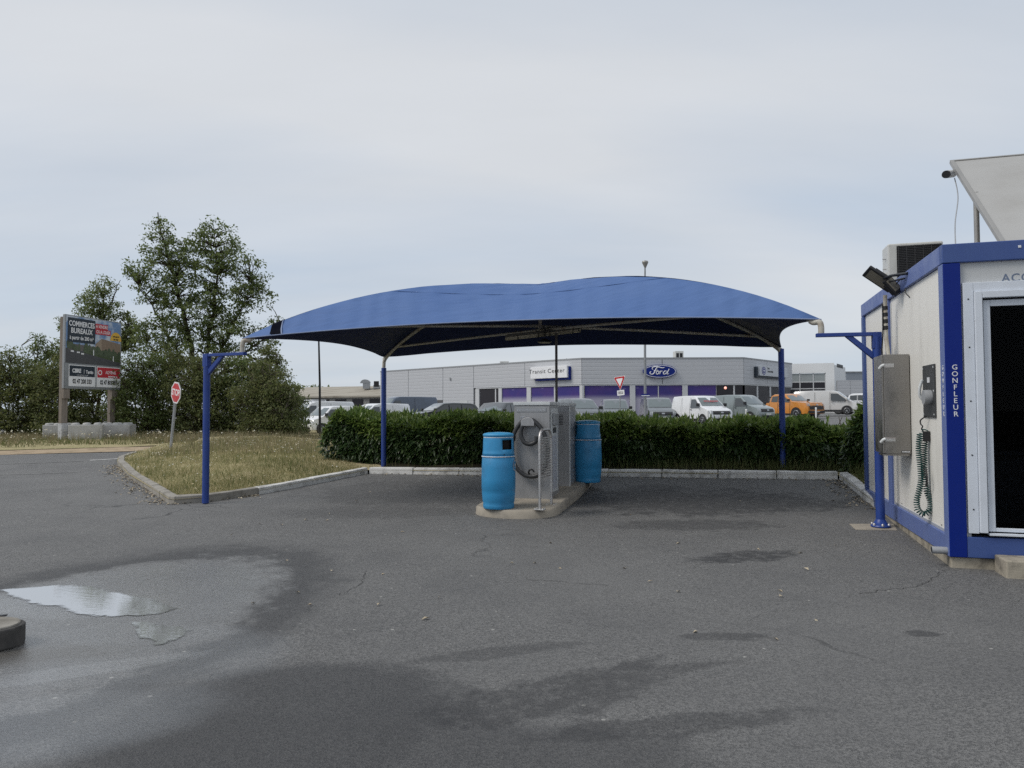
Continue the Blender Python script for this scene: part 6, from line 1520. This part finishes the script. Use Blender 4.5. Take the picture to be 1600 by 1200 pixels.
SPEC = {
 # outline runs rear-bottom, up the tail, over the roof, down the nose, back along the sills; ws = windscreen (top, foot)
 'compact_van': dict(L=4.35, W=1.80, H=1.84, out=[(-2.15, .30), (-2.18, .95), (-2.12, 1.62), (-2.03, 1.80), (-1.0, 1.84), (.25, 1.82), (.62, 1.74), (1.30, 1.17), (1.55, 1.08), (2.02, .95), (2.15, .80), (2.18, .50), (2.10, .25), (1.8, .22), (-1.9, .24)], ws=(6, 7), wh=(-1.40, 1.38, .325),
    win=[[(.10, 1.08), (.10, 1.62), (.55, 1.62), (1.05, 1.18), (1.0, 1.06)]], seams=(.02, -.95)),
 'large_van': dict(L=5.6, W=2.06, H=2.35, out=[(-2.8, .32), (-2.82, 1.2), (-2.75, 2.15), (-2.65, 2.32), (-1, 2.35), (1.0, 2.34), (1.45, 2.20), (2.15, 1.35), (2.35, 1.22), (2.72, 1.02), (2.82, .8), (2.82, .5), (2.75, .28), (2.4, .25), (-2.5, .27)], ws=(6, 7), wh=(-1.75, 1.85, .36),
    win=[[(.85, 1.30), (.85, 2.0), (1.35, 2.0), (1.95, 1.42), (1.9, 1.22)]], seams=(.75, -.5)),
 'medium_van': dict(L=5.1, W=1.98, H=1.98, out=[(-2.5, .3), (-2.53, 1.1), (-2.48, 1.8), (-2.38, 1.95), (-1, 1.98), (.55, 1.97), (1.0, 1.86), (1.82, 1.22), (2.1, 1.10), (2.42, .96), (2.53, .8), (2.55, .5), (2.45, .26), (2.1, .24), (-2.2, .25)], ws=(6, 7), wh=(-1.6, 1.6, .345),
    win=[[(.42, 1.15), (.42, 1.75), (.92, 1.73), (1.55, 1.25), (1.5, 1.12)]], seams=(.35, -.8)),
 'pickup_truck': dict(L=5.35, W=1.92, H=1.86, out=[(-2.65, .48), (-2.68, 1.05), (-2.62, 1.16), (-.95, 1.20), (-.80, 1.70), (-.55, 1.82), (.35, 1.84), (.62, 1.76), (1.22, 1.30), (1.40, 1.26), (2.50, 1.19), (2.64, 1.06), (2.68, .60), (2.58, .40), (2.2, .36), (-2.3, .42)], ws=(7, 8), wh=(-1.65, 1.60, .39),
    win=[[(-.72, 1.26), (-.66, 1.66), (-.12, 1.70), (-.12, 1.24)], [(-.04, 1.24), (-.04, 1.70), (.45, 1.69), (.98, 1.30), (.95, 1.22)]], seams=(-.08, 1.02, -.9)),
 'estate_car': dict(L=4.7, W=1.84, H=1.48, out=[(-2.3, .28), (-2.34, .85), (-2.28, .98), (-2.0, 1.38), (-1.7, 1.45), (-.5, 1.48), (.15, 1.44), (1.10, .98), (1.3, .94), (2.05, .80), (2.28, .65), (2.34, .42), (2.25, .2), (1.9, .18), (-2.0, .2)], ws=(6, 7), wh=(-1.4, 1.42, .33),
    win=[[(-1.95, 1.02), (-1.7, 1.32), (-1.0, 1.36), (-1.0, .98)], [(-.93, .98), (-.93, 1.36), (-.15, 1.37), (-.15, .96)], [(-.08, .96), (-.08, 1.36), (.15, 1.34), (.85, .98), (.82, .94)]], seams=(-.11, .9, -.97)),
 'sport_utility_car': dict(L=4.6, W=1.88, H=1.68, out=[(-2.25, .35), (-2.3, 1.0), (-2.2, 1.2), (-2.0, 1.55), (-1.7, 1.64), (-.4, 1.68), (.3, 1.64), (1.15, 1.14), (1.35, 1.09), (2.0, .98), (2.22, .85), (2.28, .5), (2.2, .28), (1.9, .26), (-2.0, .28)], ws=(6, 7), wh=(-1.35, 1.40, .36),
    win=[[(-1.9, 1.18), (-1.72, 1.48), (-1.0, 1.54), (-1.0, 1.14)], [(-.93, 1.13), (-.93, 1.54), (-.1, 1.55), (-.1, 1.11)], [(-.03, 1.11), (-.03, 1.55), (.3, 1.52), (.92, 1.14), (.9, 1.09)]], seams=(-.06, .98, -.97)),
}
def vehicle(kind, lab, px, Yd, heading, pm, cat, name=None, group='vehicles parked on the dealer lot', extra=None, dz=0):
    S = SPEC[kind]; b = gy(px, Yd); b.z += dz
    t = thing(name or kind, lab, cat, b, heading, group); out = S['out']; W_, H_ = S['W'], S['H']; zb_ = H_*.60; xf = max(p[0] for p in out)
    def hw(x, z):
        w = W_/2*(1 - .17*max(0, (z-zb_)/(H_-zb_))**1.2)
        w *= 1 - .10*max(0, (x-(xf-1.0))/1.0)**2; w *= 1-.04*max(0, (.55-z)/.4); return w
    cx_, cz_ = 0, H_*.5
    fr = [-1, -.95, -.6, 0, .6, .95, 1]; n = len(out); vs = []
    for f_ in fr:
        k = .978 if abs(f_) == 1 else 1
        for x, z in out:
            xx, zz_ = cx_+(x-cx_)*k, cz_+(z-cz_)*k
            bow = .10*(f_*f_) if x > .4 else -.04*(f_*f_)
            vs.append((xx-bow*(1 if x > .4 else 1), f_*hw(x, z)*(1.0 if abs(f_) < 1 else 1.0), zz_+(.03*(1-f_*f_) if z > H_*.9 else 0)))
    fs = [(a*n+i, a*n+(i+1) % n, (a+1)*n+(i+1) % n, (a+1)*n+i) for a in range(len(fr)-1) for i in range(n)]
    g_ = MB(); g_.add(vs, fs, 0, False); g_.add(vs[:n], [tuple(range(n))]); g_.add(vs[-n:], [tuple(range(n-1, -1, -1))])
    me = g_.mesh('body', pm); bm = bmesh.new(); bm.from_mesh(me); bmesh.ops.remove_doubles(bm, verts=bm.verts, dist=1e-4)
    bmesh.ops.triangulate(bm, faces=[f for f in bm.faces if len(f.verts) > 4]); bmesh.ops.recalc_face_normals(bm, faces=bm.faces); bm.to_mesh(me); bm.free()
    for p in me.polygons: p.use_smooth = True
    body = bpy.data.objects.new('body', me); C.objects.link(body); body.parent = t
    if hasattr(me, 'set_sharp_from_angle'): me.set_sharp_from_angle(angle=R(38))
    def top_at(f0, f1, lo, hi, o):          # strip between outline points a,b at fractions lo..hi
        a, b_ = out[f0], out[f1]; vs = []; m = 9
        nx_, nz_ = (a[1]-b_[1]), (b_[0]-a[0]); l_ = math.hypot(nx_, nz_); nx_, nz_ = nx_/l_, nz_/l_
        if nz_ < 0: nx_, nz_ = -nx_, -nz_
        for r_ in (lo, hi):
            x, z = a[0]+(b_[0]-a[0])*r_, a[1]+(b_[1]-a[1])*r_
            for i in range(m): f_ = -.88+1.76*i/(m-1); vs.append((x+nx_*o-.10*f_*f_*(1 if x > .3 else 0), f_*hw(x, z), z+nz_*o))
        return vs, [(i, i+1, m+i+1, m+i) for i in range(m-1)]
    vs, fs = top_at(*S['ws'], .05, .94, .014); g_ = MB(); g_.add(vs, fs, 0, True); ws_ = g_.build('windscreen', m_scr, t, recalc=True)
    if sum(p.normal.z*p.area for p in ws_.data.polygons) < 0: ws_.data.flip_normals()
    for s in (-1, 1):
        for poly in S['win']:
            g_ = MB(); g_.add([(x, s*(hw(x, z)+.006), z) for x, z in poly], [tuple(range(len(poly)) if s < 0 else range(len(poly)-1, -1, -1))]); g_.build('side_window', m_cglass, t)
        for x in S['seams']:
            g_ = MB(); zt_ = H_*.93 if x < .6 else H_*.6
            zs = np.linspace(.32, zt_, 5); vs = []
            for z in zs: vs += [(x-.010, s*(hw(x, z)+.005), z), (x+.010, s*(hw(x, z)+.005), z)]
            g_.add(vs, [(2*i, 2*i+1, 2*i+3, 2*i+2) for i in range(4)]); g_.build('door_seam', m_trim, t)
        g_ = MB(); x = S['seams'][0]+.08; z = H_*.53; g_.cbox((x+.08, s*(hw(x, z)+.015), z), (.16, .03, .03)); g_.build('door_handle', m_trim, t)
        g_ = MB(); g_.box((xf-4.2, s*(hw(0, .35)-.02) - .012, .27), (xf-1.2, s*(hw(0, .35)-.02)+.012, .42)); g_.build('sill_trim', m_trim, t)
        mx_ = out[S['ws'][1]][0]-.22; mz = out[S['ws'][1]][1]+.10
        g_ = MB(); g_.cbox((mx_, s*(hw(mx_, mz)+.12), mz), (.12, .22, .20 if 'van' in kind else .14)); g_.build('wing_mirror', m_trim if pm is not PV else pm, t, bevel=.03)
    def xfront(z):
        pts = [(p[1], p[0]) for p in out[S['ws'][1]:-1]]; pts.sort(); return float(np.interp(z, [p[0] for p in pts], [p[1] for p in pts]))
    def patch(nm, y0, y1, z0, z1, mat, o=.012, par=t, slope=0):
        m = 5; vs = []
        for z in (z0, (z0+z1)/2, z1):
            for i in range(m):
                y = y0+(y1-y0)*i/(m-1); zz_ = z + slope*abs(y); f_ = y/hw(xf-.3, z); vs.append((xfront(min(zz_, out[S['ws'][1]+1][1]))-.10*f_*f_+o - (.10*max(0, abs(f_)-.75)*4*.5), y, zz_))
        g_ = MB(); g_.add(vs, [(r_*m+i, r_*m+i+1, (r_+1)*m+i+1, (r_+1)*m+i) for r_ in range(2) for i in range(m-1)]); ob = g_.build(nm, mat, par, recalc=True)
        if sum(p.normal.x*p.area for p in ob.data.polygons) < 0: ob.data.flip_normals()
        return ob
    hb = out[S['ws'][1]+2][1]               # bonnet edge height
    (patch('grille', -W_*.37, W_*.37, hb-.50, hb-.05, m_trim) if kind == 'pickup_truck' else patch('grille', -W_*.34, W_*.34, hb-.28, hb-.06, m_trim)); patch('brand_badge', -.10, .10, hb-.20, hb-.11, m_lens, .022)
    for s in (-1, 1):
        y0, y1 = sorted((s*W_*.35, s*W_*.465)); patch('headlight', y0, y1, hb-.24, hb-.03, m_lens, .016)
    patch('lower_bumper', -W_*.44, W_*.44, .27, .44, m_trim, .016); patch('number_plate', -.26, .26, .47, .58, m_plate, .022)
    wx0, wx1, wr = S['wh']
    for x in (wx0, wx1):
        for s in (-1, 1):
            yo = W_/2; T = Matrix.Translation((x, s*(yo-.11), wr)) @ Matrix.Rotation(R(90)*(-s), 4, 'X')
            ar = MB(); k = 16; ys_ = s*(hw(x, .6)+.004)
            ar.add([(x+wr*1.22*math.cos(a), ys_, max(.26, wr+wr*1.22*math.sin(a))) for a in np.linspace(-.15, math.pi+.15, k)], [tuple(range(k))]); ar.build('wheel_arch', m_trim, t)
            g_ = MB(); g_.lathe([(wr*.62, .115), (wr*.88, .12), (wr*.98, .09), (wr, .04), (wr, -.09)], 22, 0, T, caps=False); g_.lathe([(.02, .06), (wr*.62, .085)], 22, 0, T, caps=False); w_ = g_.build('wheel', m_tyre, t)
            g_ = MB(); g_.lathe([(.03, .118), (.06, .118), (.075, .105)], 12, 0, T)
            for q_ in range(5): g_.cbox((0, wr*.34, .10), (.06, wr*.56, .022), 0, T @ Matrix.Rotation(2*math.pi*q_/5, 4, 'Z'))
            g_.lathe([(wr*.60, .09), (wr*.66, .118), (wr*.58, .118)], 22, 0, T, caps=False); g_.build('rim', m_rim, w_)
    if extra: extra(t, S, pm, hw)
    return t
hd = lambda dx, dy: math.atan2(dy, dx)
vehicle('compact_van', 'white compact van facing the camera with red writing behind its windscreen', 1096, 46, hd(.34, -.94), PW, 'van', extra=lambda t, S, pm, hw: text('screen_writing', 'OCCASION', .20, plane((.98, 0, 1.46), (0, 1, 0), (-.62, 0, .62)) @ Matrix.Translation((0, 0, .05)), m_red, t, off=.003))
vehicle('compact_van', 'pale grey-green compact van between the white van and the orange pickup', 1160, 50, hd(.52, -.85), PS, 'van')
def pick(t, S, pm, hw):
    g_ = MB(); g_.box((-2.55, -.78, 1.12), (-1.05, .78, 1.205)); g_.build('load_bed', m_trim, t)
    g_ = MB(); g_.tube([(-1.05, -.75, 1.2), (-1.25, -.70, 1.62), (-1.25, .70, 1.62), (-1.05, .75, 1.2)], .045, 8); g_.build('roll_bar', m_trim, t)
    g_ = MB(); g_.box((2.50, -.80, .44), (2.66, .80, .62)); g_.build('skid_bumper', m_trim, t, bevel=.03)
vehicle('pickup_truck', 'bright orange double-cab pickup with black grille', 1231, 54, hd(.45, -.89), PO, 'pickup', extra=pick)
def stripes(t, S, pm, hw):
    g_ = MB()
    for y in (-.35, .35): g_.add([(1.85, y-.13, 1.23), (1.85, y+.13, 1.23), (2.42, y+.12, .985), (2.42, y-.12, .985)], [(0, 1, 2, 3)])
    g_.build('bonnet_stripe', m_trim, t)
vehicle('medium_van', 'silver panel van with dark bonnet stripes right of the orange pickup', 1292, 60, hd(.86, -.5), PV, 'van', extra=stripes, dz=.12)
vehicle('pickup_truck', 'white pickup nearest the kiosk, half hidden behind the steel cabinet', 1345, 64, hd(.80, -.6), PW, 'pickup', extra=pick, dz=.1)
vehicle('compact_van', 'grey compact van facing straight out behind the give way sign', 960, 50, hd(-.05, -1), PG, 'van')
vehicle('compact_van', 'mid grey compact van with split windscreen reflection left of the white van', 1027, 49, hd(-.02, -1), PG, 'van')
vehicle('medium_van', 'grey van mostly hidden behind the ticket machine', 903, 54, hd(.3, -.95), PG, 'van')
vehicle('sport_utility_car', 'dark grey tall car nose-out beside the showroom door', 778, 43, hd(-.5, -.86), PD, 'car', dz=.08)
vehicle('estate_car', 'dark grey estate car seen side-on above the hedge, left of the showroom door', 690, 45, hd(-.86, -.5), PD, 'car', dz=.36)
vehicle('large_van', 'slate blue panel van behind the hedge in front of the grey showroom wall', 632, 62, hd(-.80, -.6), PB, 'van', dz=.22)
vehicle('medium_van', 'white van mostly hidden behind the left hedge end and rear post', 590, 56, hd(-.7, -.7), PW, 'van')
vehicle('compact_van', 'small white van in front of the long white van, right of the dark lamp post', 516, 50, hd(-.62, -.78), PW, 'van')
vehicle('large_van', 'long white high van left of the dark lamp post', 502, 64, hd(-.78, -.62), PW, 'van')
def rack(t, S, pm, hw):
    g_ = MB()
    for y in (-.85, .85):
        for x in (-2.6, -1.8, -1.0): g_.tube([(x, y, 1.15), (x, y, 2.35)], .045, 6)
        for z in (1.5, 1.95, 2.35): g_.tube([(-2.6, y, z), (-1.0, y, z)], .04, 6)
    for x in (-2.6, -1.0): g_.tube([(x, -.85, 2.35), (x, .85, 2.35)], .045, 6)
    g_.build('ladder_rack', pm, t)
vehicle('pickup_truck', 'white flatbed truck with a tube rack at the right end of the thicket', 466, 68, hd(-.55, -.83), PW, 'truck', name='flatbed_truck', extra=rack, dz=.25)
